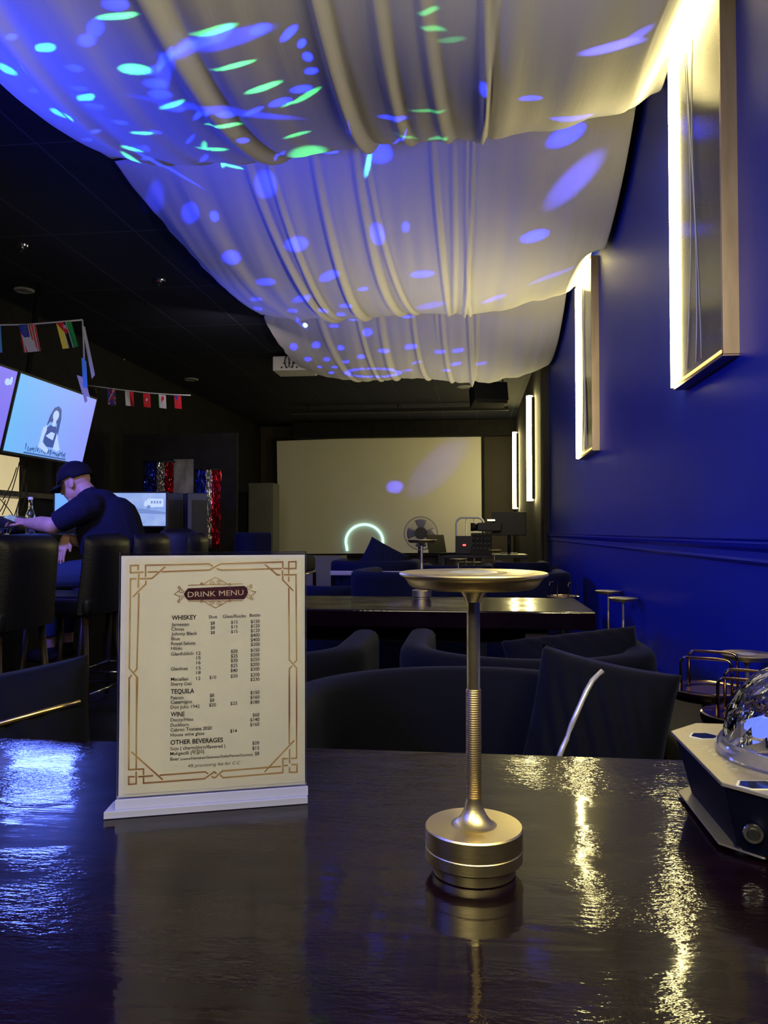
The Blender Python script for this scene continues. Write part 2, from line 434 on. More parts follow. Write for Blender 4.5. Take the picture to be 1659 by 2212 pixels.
def swag_fn(k):
    low_tab = calib(k)
    fold = [[(-.93, .035, .10), (-.45, .02, .07), (-.40, .016, .06), (-.20, .02, .06), (-.10, .02, .05), (.02, .012, .10), (.05, .010, .06), (-1.45, .05, .08)],
            [(-1.14, .022, .09), (-1.06, .016, .07), (-.78, .022, .08), (-.50, .022, .07), (-.44, .014, .05), (-.19, .016, .07), (-.12, .015, .05), (.02, .010, .09), (.045, .010, .06), (-1.5, .06, .06)],
            [(-1.35, .03, .07), (-1.02, .02, .07), (-.78, .03, .08), (-.42, .02, .07), (-.20, .02, .06), (-.02, .02, .10), (.02, .015, .06), (.3, .1, .05)]][k - 1]
    def f(X, Y):
        y0, y1 = bound(k - 1, X), bound(k, X) - .03; s = min(1, max(0, (Y - y0) / (y1 - y0)))
        sh = (4 * s * (1 - s)) ** SHP
        low = smlerp(low_tab, X) + .012
        sag = (2.07 - low)
        z = 2.07 - sag * sh
        if X > .40 and k < 3:      # the edge of the cloth is carried on top of the lit mirror panels
            ztop = (1.805, 1.775)[k - 1] - 1.6 * max(0, .74 - X)
            ya, yb = ((.5, 3.02), (4.80, 5.66))[k - 1]
            q = max(0, min(1, (Y - ya + .35) / .35)) * max(0, min(1, (yb + .22 - Y) / .22)); q = q * q * (3 - 2 * q)
            if z < ztop: z += (ztop - z) * q
        amp = sh ** .35 if sh > 0 else 0
        gather = .55 + .45 * abs(2 * s - 1)
        h = 0
        for i, (xc, wd, a) in enumerate(fold):
            xx = xc + (.05 * math.sin(2.2 * s + i * 1.3) - .02) + .10 * (X < -.3) * (s - .5)
            u = (X - xx) / (wd * .85)
            if abs(u) < 5: h -= a * .32 * math.exp(-abs(u) ** 2.6) - a * .12 * math.exp(-((u - 2.1) ** 2) * 1.2)
        h += .0045 * math.sin(X * 23 + 2 * k + 1.5 * s) * (1 + math.sin(X * 4)) + .0012 * math.sin(X * 61 + 5 * s + k) + .006 * math.sin(X * 7 + k * 2)
        h += .006 * noise.noise(Vector((X * 12, Y * 1.4, k * 5)))
        return EYE + z + h * amp * (1 if X < .60 else .35)
    return f
for k in (1, 2, 3):
    f = swag_fn(k); SW.append((k, f))
    NX, NY = 300, 56
    xs = [-1.98 + 2.745 * i / NX for i in range(NX + 1)]; 
    mb = MB(); vv = []
    for j in range(NY + 1):
        s = j / NY
        for i, X in enumerate(xs):
            Y = bound(k - 1, X) + (bound(k, X) - .03 - bound(k - 1, X)) * s
            edge = .02 * noise.noise(Vector((Y * 5, k * 3, 0))) * max(0, 1 - i / 30)
            vv.append((X + edge, Y, min(f(X, Y), CEIL - .012)))
    ff = [(j * (NX + 1) + i, j * (NX + 1) + i + 1, (j + 1) * (NX + 1) + i + 1, (j + 1) * (NX + 1) + i) for j in range(NY) for i in range(NX)]
    mb.faces(vv, ff, True)
    o = mb.build('draped_cloth', M['cloth'])
    md = o.modifiers.new('solid', 'SOLIDIFY'); md.thickness = .004; md.offset = 0
    tag(o, ['nearest swag of white cloth under the ceiling, crossed by the blue ring of light',
            'middle swag of white cloth hanging behind the nearest one, spotted with blue light',
            'farthest and smallest-looking swag of white cloth, in front of the ceiling projector'][k - 1], 'draped cloth', 'white cloth swags under the ceiling')

# ------------------------------------------------------------------ the light pattern thrown by the dome projector (a real light)
DOME = Vector((.348, .835, .965))
LPOS = Vector((.348, .835, 1.00))
def hit(px, py):
    d = ray(px, py); t = 1.0
    while t < 9.5:
        p = O0 + d * t
        for (k, f) in SW:
            if -1.98 < p.x < .765 and bound(k - 1, p.x) <= p.y <= bound(k, p.x) and p.z >= f(p.x, p.y): return p
        t += .01
    return None
BLUE, GREEN, LILAC = (.01, .03, 1.), (.10, 1., .30), (.10, .10, 1.)
blobs = []
def blob(px, py, rx, ry, ang=0., col=BLUE, s=1., ring=False):
    p = hit(px, py)
    if p is None: return
    ca, sa = math.cos(R(ang)), -math.sin(R(ang))
    a = hit(px + 6 * ca, py + 6 * sa); b = hit(px - 6 * sa, py + 6 * ca)
    if a is None or b is None: return
    d0 = (p - LPOS).normalized()
    va = ((a - LPOS).normalized() - d0) * (rx / 6.0); vb = ((b - LPOS).normalized() - d0) * (ry / 6.0)
    n = va.cross(vb)
    if n.length < 1e-9: return
    # dual vectors so that (d-d0).A = 1 at va, (d-d0).B = 1 at vb
    A = vb.cross(d0); A = A / A.dot(va) if abs(A.dot(va)) > 1e-10 else None
    B = va.cross(d0); B = B / B.dot(vb) if abs(B.dot(vb)) > 1e-10 else None
    if A is None or B is None: return
    dist = (p - LPOS).length
    blobs.append((d0, A, B, [c * s * dist * dist for c in col], ring))
# ring of soft blue patches on the near swag
for i, (x, y, rx, ry, a) in enumerate([(330, 150, 26, 13, 0), (352, 125, 34, 14, 25), (392, 102, 38, 15, 25), (440, 88, 36, 14, 20), (478, 72, 34, 14, 20), (560, 62, 24, 12, 35),
        (622, 70, 26, 10, 30), (650, 92, 12, 9, 30), (664, 122, 12, 9, 0), (671, 152, 15, 9, 10), (650, 192, 24, 8, 15), (604, 220, 26, 8, 20), (545, 240, 28, 8, 15),
        (487, 247, 22, 8, 0), (430, 244, 24, 8, 15), (372, 232, 28, 8, -5), (345, 203, 24, 11, 0), (335, 180, 24, 11, 5)]): blob(x, y, rx, ry, a, BLUE, .9)
blob(470, 90, 120, 20, 22, BLUE, .35); blob(350, 165, 26, 60, 0, BLUE, .4); blob(480, 237, 150, 10, 2, BLUE, .35)
for x, y, rx, ry, a in [(248, 8, 26, 15, 10), (186, 86, 22, 15, 0), (205, 60, 16, 22, -40), (22, 78, 18, 10, -10), (160, 147, 18, 8, 0), (38, 143, 14, 8, 0), (70, 194, 14, 7, -5), (170, 190, 18, 6, 0),
        (12, 198, 14, 5, -10), (203, 229, 20, 6, 0), (88, 251, 12, 4, -10), (258, 264, 18, 5, -5), (205, 283, 15, 5, 0), (187, 301, 13, 4, 0), (192, 319, 16, 4, -10), (318, 342, 16, 4, 0),
        (352, 359, 16, 3, 0), (410, 300, 14, 5, 50), (524, 303, 14, 6, 10), (600, 333, 22, 5, 5), (715, 328, 18, 4, 0), (748, 272, 14, 6, 10), (335, 285, 14, 4, -5), (310, 320, 14, 4, 0),
        (440, 342, 12, 5, 50), (852, 257, 32, 5, -3), (862, 300, 40, 4, -8), (1145, 211, 26, 6, 3), (1238, 256, 46, 5, 10), (1043, 190, 10, 14, 0)]: blob(x, y, rx, ry, a, BLUE, .8)
blob(1322, 100, 74, 9, 13, LILAC, .55); blob(1370, 78, 50, 10, 20, LILAC, .25)
for x, y, rx, ry, a, s in [(253, 34, 38, 8, 20, 1), (97, 102, 24, 10, 0, 1.1), (12, 148, 18, 8, -28, 1.1), (184, 209, 26, 7, -3, 1), (126, 243, 22, 6, -25, .9), (290, 149, 31, 11, 5, 1),
        (465, 65, 46, 9, 25, .6), (506, 141, 44, 6, 22, .8), (570, 189, 40, 6, 25, .8), (372, 226, 30, 6, 15, .7), (488, 271, 34, 5, 10, .8), (306, 287, 24, 4, 0, .9), (284, 321, 22, 4, -12, .9),
        (286, 345, 14, 3, -15, .8), (36, 240, 34, 4, -30, .8), (102, 268, 24, 3, -32, .8), (662, 205, 36, 6, 25, .5), (625, 222, 26, 4, 10, .5), (640, 290, 30, 4, 18, .55), (665, 330, 40, 3, 15, .6),
        (460, 322, 34, 4, -3, .8), (440, 312, 8, 8, 0, .5), (482, 352, 7, 10, 0, .7), (505, 360, 20, 3, -10, .6), (925, 22, 24, 7, 20, .22), (935, 60, 24, 7, 15, .18), (975, 85, 30, 7, 15, .10),
        (925, 238, 40, 4, 3, .22), (945, 297, 26, 3, 0, .3), (880, 296, 20, 3, 0, .25), (230, 345, 26, 2, -15, .6)]: blob(x, y, rx, ry, a, GREEN, s * .7)
# middle swag
for x, y, rx, ry, a, s in [(573, 398, 26, 30, 0, .55), (335, 430, 24, 40, -20, .22), (410, 460, 22, 24, 0, .5), (463, 467, 10, 12, 0, .9), (500, 556, 20, 16, 0, .8), (640, 527, 25, 18, 5, .9),
        (418, 573, 14, 10, -15, .7), (574, 609, 22, 8, 0, .8), (486, 616, 18, 7, -10, .8), (432, 620, 12, 5, -10, .7), (710, 596, 22, 11, 25, .9), (815, 505, 18, 24, 20, .7), (876, 490, 10, 12, 0, .7), (912, 592, 26, 8, 5, .9),
        (1155, 510, 32, 12, 18, .8), (1222, 292, 48, 20, 25, .5), (820, 330, 28, 22, 0, .6), (784, 624, 12, 5, 5, .8), (745, 660, 14, 5, 0, .8), (735, 679, 12, 4, 0, .8), (494, 647, 14, 5, -10, .7), (552, 646, 18, 5, -5, .7),
        (650, 645, 24, 8, 10, .5), (510, 665, 12, 4, -10, .7), (557, 667, 12, 4, -5, .7), (632, 671, 12, 4, 0, .7), (930, 660, 34, 7, 10, .3), (1066, 645, 30, 5, 18, .35), (640, 692, 14, 3, 0, .7), (765, 690, 12, 3, 0, .6),
        (330, 470, 20, 50, -25, .15), (1190, 596, 60, 5, 18, .2), (700, 672, 10, 4, 0, .6)]: blob(x, y, rx, ry, a, BLUE, s)
blob(1240, 390, 90, 26, 45, LILAC, .22)
blob(795, 355, 6, 30, -10, (.1, .7, 1), .5)
blob(659, 703, 5, 5, 0, (.3, .6, 1), 2.5)
# far swag
rnd = random.Random(3)
for x, y, rx, ry, a, s in [(634, 749, 9, 8, 0, .9), (683, 745, 10, 8, 0, .9), (736, 751, 9, 6, 0, .8), (794, 718, 12, 9, 5, .9), (721, 704, 12, 4, 0, .6), (830, 758, 12, 5, 0, .8), (886, 749, 15, 6, 8, .8), (780, 770, 9, 5, 0, .8),
        (665, 776, 9, 5, 0, .8), (705, 776, 8, 5, 0, .8), (747, 781, 8, 4, 0, .8), (722, 793, 8, 3, 0, .8), (950, 760, 14, 5, 0, .5), (990, 757, 14, 5, 8, .6), (985, 786, 14, 4, 8, .5), (1040, 785, 14, 4, 10, .3), (880, 684, 16, 4, 0, .5),
        (690, 793, 6, 3, 0, .8), (716, 805, 7, 3, 0, .8), (880, 800, 12, 3, 5, .5), (965, 800, 10, 3, 5, .4), (900, 783, 14, 3, 10, .3)]: blob(x, y, rx, ry, a, BLUE, s)
for i in range(22):
    a = 2 * PI * i / 22; blob(805 + 56 * math.cos(a), 805 + 9 * math.sin(a), 8, 2.5, 0, BLUE, .8)
# patches and the green arc on the projection screen at the far end
def far_blob(p, u, v, col, s):
    d0 = (p - LPOS).normalized(); va = (p + u - LPOS).normalized() - d0; vb = (p + v - LPOS).normalized() - d0
    A = vb.cross(d0); A = A / A.dot(va); B = va.cross(d0); B = B / B.dot(vb); dd = (p - LPOS).length
    blobs.append((d0, A, B, [c * s * dd * dd for c in col], False))
YS = YB - .25
p = onY(853, 1052, YS); far_blob(p, Vector((.17, 0, 0)), Vector((0, 0, .13)), LILAC, .16)
p = onY(945, 1010, YS); far_blob(p, Vector((.6, 0, .55)), Vector((-.2, 0, .25)), LILAC, .022)

GOBO = 300.0 / 60.0
def vconst(v): return (v[0], v[1], v[2])
def gobo_light(bl):
    gl = bpy.data.lights.new('dome_pattern_light', 'POINT'); gl.shadow_soft_size = .002; gl.energy = 60.0
    go = bpy.data.objects.new('dome_pattern_light', gl); C.objects.link(go); go.location = LPOS
    gl.use_nodes = True
    t = NT(gl); em = t.N.get('Emission')
    dirv = t.vmath('NORMALIZE', t.n('ShaderNodeNewGeometry').outputs['Incoming']).outputs[0]
    acc = None
    for d0, A, B, col, ring in bl:
        a = t.math('SUBTRACT', t.vmath('DOT_PRODUCT', dirv, vconst(A)).outputs['Value'], A.dot(d0))
        b = t.math('SUBTRACT', t.vmath('DOT_PRODUCT', dirv, vconst(B)).outputs['Value'], B.dot(d0))
        r2 = t.math('ADD', t.math('MULTIPLY', a, a), t.math('MULTIPLY', b, b))
        k = t.n('ShaderNodeMapRange', interpolation_type='SMOOTHSTEP'); t.L.new(r2, k.inputs[0])
        k.inputs[1].default_value = 1.35; k.inputs[2].default_value = .25; k.inputs[3].default_value = 0; k.inputs[4].default_value = 1
        v = t.n('ShaderNodeVectorMath', operation='MULTIPLY_ADD')
        t.L.new(k.outputs[0], v.inputs[0]); v.inputs[1].default_value = [c * GOBO for c in col]
        if acc is not None: t.L.new(acc, v.inputs[2])
        acc = v.outputs[0]
    sepd = t.n('ShaderNodeSeparateXYZ'); t.L.new(dirv, sepd.inputs[0])
    fwd = t.math('GREATER_THAN', sepd.outputs[1], .0)
    fin = t.n('ShaderNodeVectorMath', operation='SCALE'); t.L.new(acc, fin.inputs[0]); t.L.new(fwd, fin.inputs['Scale'])
    t.L.new(fin.outputs[0], em.inputs['Color']); em.inputs['Strength'].default_value = 1.0
for i in range(0, len(blobs), 14): gobo_light(blobs[i:i + 14])

# ------------------------------------------------------------------ lit mirror panels on the blue wall
def mirror_panel(label, y0, y1, z0, z1, slant):
    t_ = thing('wall_mirror', label, 'wall mirror', (WX, y1, z0), 0, 'lit mirrors on the blue wall')
    L = y1 - y0; H = z1 - z0; D = .045
    MB().box((-D / 2 + .002, -L / 2, H / 2), (D - .012, L - .01, H - .01)).build('backing', M['black'], t_)
    MB().box((-D + .004, -L / 2, H / 2), (.006, L - .03, H - .03)).build('mirror_glass', M['mirror'], t_)
    MB().box((-D / 2, -L + .004, H / 2), (D + .004, .016, H + .004)).box((-D / 2, -L / 2, -.001), (D + .004, L, .012)).build('metal_frame', M['frame'], t_, bevel=.001)
    b = MB().tube([(-D - .004, -.022, .0), (-D - .004, -.022, H * .5), (-D - .004, -.022, H - .012)], .0135, 10)
    b.build('led_strip', M['led'], t_)
    MB().tube([(-D - .004, -.022, H - .02), (-D - .004, -L + .03, H - .02)], .0125, 10).build('led_strip', M['led'], t_)
    MB().box((-D - .001, -L / 2 - .01, .010), (.006, L - .05, .009)).build('edge_glow_strip', M['ledlow'], t_)
    # thin scratches of light-scattering film on the glass
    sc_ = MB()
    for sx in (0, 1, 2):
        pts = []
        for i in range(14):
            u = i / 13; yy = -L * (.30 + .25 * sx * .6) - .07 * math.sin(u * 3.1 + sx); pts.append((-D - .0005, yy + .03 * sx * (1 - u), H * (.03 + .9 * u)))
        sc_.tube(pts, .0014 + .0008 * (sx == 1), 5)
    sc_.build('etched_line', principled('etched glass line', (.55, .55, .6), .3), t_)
    return t_
mirror_panel('nearest tall lit mirror on the blue wall, with bronze edge and bright strips of light', 2.40, 2.97, EYE + .535, EYE + 1.77, 0)
mirror_panel('second lit mirror farther along the blue wall, half hidden at top by the cloth', 4.93, 5.58, EYE + .515, EYE + 1.74, 0)
def led_bar(label, Y, z0, z1):
    t_ = thing('light_bar', label, 'wall light', (WX, Y, z0), 0, 'light bars on the dark wall')
    MB().box((-.02, 0, (z1 - z0) / 2), (.038, .07, z1 - z0 - .04)).build('housing', M['black'], t_)
    MB().tube([(-.06, 0, 0), (-.06, 0, (z1 - z0) / 2), (-.06, 0, z1 - z0)], .042, 12).build('light_tube', M['led'], t_)
p0, p1 = onX(1148, 1080, WX - .06), onX(1141, 862, WX - .06)
led_bar('taller and nearer upright light bar on the dark far wall', (p0.y + p1.y) / 2, p0.z, p1.z)
p0, p1 = onX(1115, 1100, WX - .06), onX(1110, 936, WX - .06)
led_bar('shorter upright light bar nearest the projection screen', 13.3, EYE + .053 * 7.3, EYE + 1.70)

# ------------------------------------------------------------------ near table
TT = EYE - .31
def big_table(label, x0, x1, y0, y1, thick=.07):
    t_ = thing('lacquered_table', label, 'table', ((x0 + x1) / 2, (y0 + y1) / 2, 0), 0)
    hx, hy = (x1 - x0) / 2, (y1 - y0) / 2
    MB().box((0, 0, TT - thick / 2), (2 * hx, 2 * hy, thick)).build('tabletop', M['wood'], t_, bevel=.006)
    for sx in (-1, 1):
        MB().box((sx * (hx - .22), 0, (TT - thick) / 2), (.09, hy * 1.5, TT - thick), bev=.004).build('leg', M['darkwood'], t_)
    MB().box((0, 0, TT - thick - .05), (2 * hx - .5, .05, .09)).build('crossbar', M['darkwood'], t_)
    return t_
big_table('long dark lacquered wooden table in the foreground, holding menu and lamp', -1.45, .62, .14, 1.095)
big_table('second dark lacquered table, behind the curved chairs, end near the blue wall', -1.22, .475, 3.03, 3.66)

# ------------------------------------------------------------------ brass table lamp
def make_lamp(label, loc):
    t_ = thing('table_lamp', label, 'table lamp', loc)
    MB().lathe([(0, 0), (.036, 0), (.038, .001), (.038, .010), (.037, .0105), (.0435, .0115), (.0445, .013), (.0445, .0225), (.0440, .0232), (.0445, .0240), (.0445, .040), (.0435, .0415), (.021, .0420), (.0195, .0428), (.0165, .0445), (.0120, .050), (.0085, .057), (.0070, .064), (.0066, .068), (0, .068)], seg=72).build('base', M['brass'], t_, sharp=24)
    MB().lathe([(0, .066), (.0068, .066), (.0070, .067), (.0070, .164), (.0066, .165), (0, .165)], seg=40).build('grip', M['knurl'], t_, sharp=35)
    MB().lathe([(0, .163), (.0061, .163), (.0061, .247), (0, .247)], seg=32).build('pole', M['brass'], t_, sharp=35)
    sh = MB().lathe([(0, .245), (0.0072, .245), (0.0083, .248), (0.0116, .254), (0.0138, .2575), (0.0550, .2580), (0.0589, .2605), (0.0622, .2655), (0.0644, .268), (0.0677, .2695), (0.0684, .271), (0.0677, .2722), (0.0660, .2727), (0.0308, .2722), (0.0299, .2710), (0.0292, .2722), (0, .2722)], seg=72).build('lamp_head', M['brass'], t_, sharp=28)
    MB().lathe([(0.0000, .2725), (0.0088, .2729), (0.0110, .2738), (0.0198, .2732), (0.0226, .2722), (0.0226, .2715), (0, .2715)], seg=40).build('touch_button', M['piping'], t_, sharp=30)
    return t_
pb = onZ(1024, 1880, TT)
lamp = make_lamp('large brushed brass table lamp standing in the foreground beside the drink menu', (pb.x, pb.y, TT))
BENCH = .48

# ------------------------------------------------------------------ drink menu in an acrylic stand
BL, BR = onZ(243, 1752, TT), onZ(658, 1718, TT)
pL, pR = onZ(252, 1748, TT + .006), onZ(662, 1717, TT + .006)
ex = (pR - pL); W_ = ex.length; ex.normalize(); exh = Vector((ex.x, ex.y, 0)).normalized()
back = Vector((-exh.y, exh.x, 0))
ez = (Vector((0, 0, 1)) + back * .035).normalized()
nrm = exh.cross(ez).normalized()          # towards the camera
org = pL.copy()
def loc_(px, py, off=0.):
    p = on_plane(px, py, org, nrm) - org
    return Vector((p.dot(exh), off, p.dot(ez)))
menu = thing('menu_stand', 'cream drink menu card in a clear acrylic stand on the foreground table', 'menu stand', org)
menu.rotation_euler = Matrix((exh, -nrm, ez)).transposed().to_euler()
# local: x right, y away from the viewer, z up
H_ = loc_(456, 1192).z
MB().box((W_ / 2, .0035, H_ / 2), (W_, .0020, H_), bev=.0004).box((W_ / 2, -.0021, H_ / 2), (W_, .0016, H_), bev=.0004).build('acrylic_panel', M['acryl'], menu)
mb = MB()
mb.prism([(-.012, -.013), (W_ + .0, -.013), (W_ + .0, .026), (-.006, .026)], .0075, (0, 0, -.006)).box((W_ / 2, -.0055, .0065), (W_ + .002, .004, .010), bev=.0005).box((W_ / 2, .009, .0065), (W_ + .002, .004, .010), bev=.0005)
mb.build('acrylic_foot', principled('frosted acrylic edge', (.60, .63, 1), .22, trans=.45, ior=1.49), menu, bevel=.0006)
card_back = MB().box((W_ / 2, .0016, H_ / 2 + .004), (W_ - .003, .0010, H_ - .016)).build('card_backing', M['paper'], menu)
c0, c1 = loc_(266, 1716), loc_(655, 1204)
card = MB().box((((c0.x + c1.x) / 2), .0004, (c0.z + c1.z) / 2), (c1.x - c0.x, .0008, c1.z - c0.z)).build('menu_card', M['card'], menu)
INK_Y = -.00035
def cA(u, v): return (240 + u / 3.858, 1180 + v / 3.858)
def cB(u, v): return (220 + u / 3.607, 1500 + v / 3.607)
bd = MB()
def ribbon(mb, pts, wd=.0017, y=INK_Y, pix=None):
    q = [loc_(*(pix(*p) if pix else p)) for p in pts]
    for a, b in zip(q, q[1:]):
        d = (b - a); d.normalize(); s = Vector((-d.z, 0, d.x)) * wd / 2; a2, b2 = a - d * wd * .45, b + d * wd * .45
        vs = [(v.x, y, v.z) for v in (a2 - s, b2 - s, b2 + s, a2 + s)]
        vs2 = [(x, y + .0002, z) for x, _, z in vs]
        mb.faces(vs + vs2, [(0, 1, 2, 3), (7, 6, 5, 4), (0, 4, 5, 1), (1, 5, 6, 2), (2, 6, 7, 3), (3, 7, 4, 0)])
for pts in [
    [(225, 195), (228, 160), (162, 160), (162, 220), (265, 215)], [(310, 215), (385, 213)], [(425, 212), (820, 197), (868, 170), (915, 147), (1430, 130), (1430, 180)],
    [(288, 250), (288, 158), (815, 147), (845, 165)], [(885, 188), (915, 198), (1415, 186)], [(447, 175), (340, 268), (245, 270)], [(207, 270), (162, 272), (152, 1015), (220, 1095), (212, 1466)],
    [(232, 235), (225, 340)], [(232, 395), (215, 1020), (195, 1045)], [(170, 1075), (152, 1100), (148, 1466)], [(290, 290), (290, 315), (185, 418)],
    [(1440, 185), (1540, 185), (1540, 128), (1480, 130), (1480, 225)], [(1480, 258), (1480, 290)], [(1285, 155), (1385, 238), (1405, 238)], [(1445, 238), (1540, 236), (1545, 950), (1525, 970)],
    [(1427, 205), (1430, 280), (1515, 368)], [(1480, 350), (1485, 945), (1545, 1015), (1545, 1466)], [(1505, 1000), (1485, 1020), (1485, 1466)]]: ribbon(bd, pts, pix=cA)
for pts in [
    [(213, -130), (210, 585), (325, 580), (325, 620)], [(272, -130), (268, 570)], [(268, 605), (268, 695), (210, 700), (210, 640), (250, 640)], [(290, 640), (395, 632)], [(455, 628), (805, 602), (825, 615)],
    [(235, 450), (470, 660)], [(325, 650), (325, 690), (800, 655), (875, 602), (890, 612)], [(860, 640), (870, 648), (885, 645), (940, 595), (1390, 560)], [(925, 630), (945, 648), (1410, 608), (1410, 500), (1445, 498)],
    [(1270, 600), (1495, 360)], [(1460, -130), (1460, 380)], [(1462, 430), (1462, 530)], [(1517, -130), (1517, 495), (1480, 497)], [(1425, 553), (1445, 552)], [(1480, 545), (1520, 545), (1520, 605), (1462, 605), (1462, 570)]]: ribbon(bd, pts, pix=cB)
bd.build('printed_border', M['goldink'], card)
# title plaque
def poly_plate(mb, pts, y, pix, th=.0003):
    q = [loc_(*pix(*p)) for p in pts]; n_ = len(q)
    vs = [(v.x, y, v.z) for v in q] + [(v.x, y + th, v.z) for v in q]
    mb.faces(vs, [tuple(range(n_)), tuple(range(2 * n_ - 1, n_ - 1, -1))] + [(i, (i + 1) % n_, n_ + (i + 1) % n_, n_ + i) for i in range(n_)])
pq = MB()
poly_plate(pq, [(618, 375), (640, 350), (1110, 330), (1130, 345), (1142, 385), (1125, 420), (1108, 440), (640, 448), (622, 430), (605, 402)], INK_Y - .0003, cA)
pq.build('title_plaque', M['maroon'], card)
sc_ = MB()
def spiral(cx, cy, r0, r1, a0, turns, wd=.0007, flip=1):
    pts = []
    for i in range(15):
        u = i / 14; a = a0 + flip * turns * 2 * PI * u; r = r0 + (r1 - r0) * u; pts.append((cx + r * math.cos(a), cy + r * math.sin(a)))
    ribbon(sc_, pts, wd, pix=cA)
for cy, cs in ((388, 1),):
    for sx, x0 in ((-1, 585), (1, 1148)):
        for sy in (-1, 1):
            spiral(x0, cy + sy * 32 + (12 if sx < 0 else -6), 24, 5, 0, 1.2, flip=sy * sx)
            spiral(x0 - sx * -20, cy + sy * 55 + (12 if sx < 0 else -6), 14, 4, 1, 1.1, flip=-sy * sx)
        ribbon(sc_, [(x0 + sx * 20, cy - 18), (x0 + sx * 58, cy + (12 if sx < 0 else -8)), (x0 + sx * 20, cy + 26)], .0009, pix=cA)
for sy, y0 in ((-1, 300), (1, 472)):
    for sx in (-1, 1):
        spiral(870 + sx * 30, y0, 22, 5, 0, 1.3, flip=sx * sy); spiral(870 + sx * 118, y0 + 14 * -sy, 13, 3, 0, 1.2, flip=-sx * sy)
        ribbon(sc_, [(870, y0 + sy * 42), (870 + sx * 55, y0 + sy * 14), (870 + sx * 110, y0 - sy * 22)], .0008, pix=cA)
    ribbon(sc_, [(645, 325 + (y0 - 300) * .77), (870, 318 + (y0 - 300) * .8), (1095, 312 + (y0 - 300) * .82)], .0008, pix=cA)
sc_.build('title_scrollwork', M['goldink'], card)

def text_mesh(mb, body, p0, p1, cap, pl=0., bold=0., y=INK_Y, shear=0., pix=None, serif=False, spacing=1.):
    """lettering whose baseline runs from pixel p0 to p1 on the card; cap = capital height in pixels"""
    cu = bpy.data.curves.new('t', 'FONT'); cu.body = body; cu.size = 1.; cu.offset = bold; cu.shear = shear; cu.space_character = spacing; cu.resolution_u = 3
    o = bpy.data.objects.new('t', cu); C.objects.link(o); bpy.context.view_layer.update()
    me = o.to_mesh(); vs = [v.co.copy() for v in me.vertices]; fs = [tuple(p.vertices) for p in me.polygons]
    o.to_mesh_clear(); bpy.data.objects.remove(o); bpy.data.curves.remove(cu)
    if not vs: return
    x0, x1 = min(v.x for v in vs), max(v.x for v in vs)
    a, b = loc_(*(pix(*p0) if pix else p0)), loc_(*(pix(*p1) if pix else p1))
    d = b - a; Lw = d.length; d.normalize(); up = Vector((-d.z, 0, d.x))
    sy = cap * .00052 / .70
    mb.faces([(a.x + d.x * (v.x - x0) / (x1 - x0) * Lw + up.x * v.y * sy, y, a.z + d.z * (v.x - x0) / (x1 - x0) * Lw + up.z * v.y * sy) for v in vs], fs)
tx = MB()
A = cA
HEAD = [('WHISKEY', (505, 614), (712, 608), 9.6), ('TEQUILA', (497, 1228), (693, 1222), 9.6), ('WINE', (497, 1418), (612, 1415), 9.6)]
for b_, p0, p1, c_ in HEAD: text_mesh(tx, b_, p0, p1, c_, bold=.022, pix=cA)
for b_, x0, x1, y0, y1 in [('Jameson', 503, 648, 665, 662), ('Chivas', 502, 608, 704, 702), ('Johnny Black', 502, 718, 744, 737), ('Blue', 502, 573, 784, 782), ('Royal Salute', 501, 702, 824, 818), ('Hibiki', 500, 593, 864, 861),
        ('Glenfiddich', 500, 685, 912, 905), ('12', 711, 746, 904, 903), ('15', 711, 746, 943, 942), ('16', 711, 746, 983, 982), ('Glenlivet', 498, 640, 1035, 1031), ('15', 711, 746, 1026, 1025), ('18', 710, 746, 1066, 1065),
        ('Macallan', 498, 643, 1121, 1116), ('12', 709, 745, 1114, 1113), ('Sherry Oak', 497, 674, 1162, 1156), ('Shot', 813, 884, 602, 600), ('Glass/Rocks', 930, 1122, 598, 592), ('Bottle', 1155, 1243, 588, 585),
        ('$8', 829, 865, 654, 652), ('$8', 829, 865, 692, 691), ('$8', 829, 865, 732, 731), ('$15', 998, 1054, 646, 644), ('$15', 998, 1054, 684, 682), ('$15', 998, 1054, 724, 722),
        ('$120', 1163, 1238, 640, 637), ('$120', 1163, 1238, 678, 675), ('$120', 1163, 1238, 716, 713), ('$400', 1163, 1238, 755, 752), ('$400', 1163, 1238, 793, 790), ('$200', 1163, 1238, 831, 828),
        ('$150', 1162, 1237, 879, 876), ('$200', 1161, 1237, 918, 915), ('$250', 1161, 1237, 957, 954), ('$200', 1161, 1237, 998, 995), ('$300', 1161, 1237, 1037, 1034), ('$200', 1161, 1237, 1084, 1081), ('$230', 1160, 1237, 1122, 1119),
        ('$20', 997, 1054, 888, 886), ('$25', 997, 1054, 927, 925), ('$30', 997, 1054, 965, 963), ('$25', 996, 1053, 1007, 1005), ('$40', 995, 1053, 1047, 1045), ('$20', 995, 1053, 1095, 1093), ('$10', 819, 876, 1105, 1103),
        ('Patron', 497, 602, 1275, 1272), ('Casamigos', 496, 673, 1312, 1306), ('Don Julio 1942', 495, 738, 1354, 1345), ('$8', 822, 859, 1255, 1254), ('$8', 822, 859, 1295, 1294), ('$20', 816, 875, 1335, 1333), ('$25', 993, 1051, 1322, 1320),
        ('$150', 1160, 1237, 1232, 1229), ('$160', 1160, 1237, 1271, 1268), ('$180', 1159, 1236, 1312, 1309), ('$60', 1178, 1235, 1417, 1415), ('Decoy/Hess', 495, 686, 1460, 1453), ('$140', 1158, 1235, 1458, 1455)]:
    text_mesh(tx, b_, (x0, y0), (x1, y1), 7.1, bold=.010, pix=cA)
text_mesh(tx, 'OTHER BEVERAGES', (535, 391), (944, 369), 9.6, bold=.022, pix=cB)
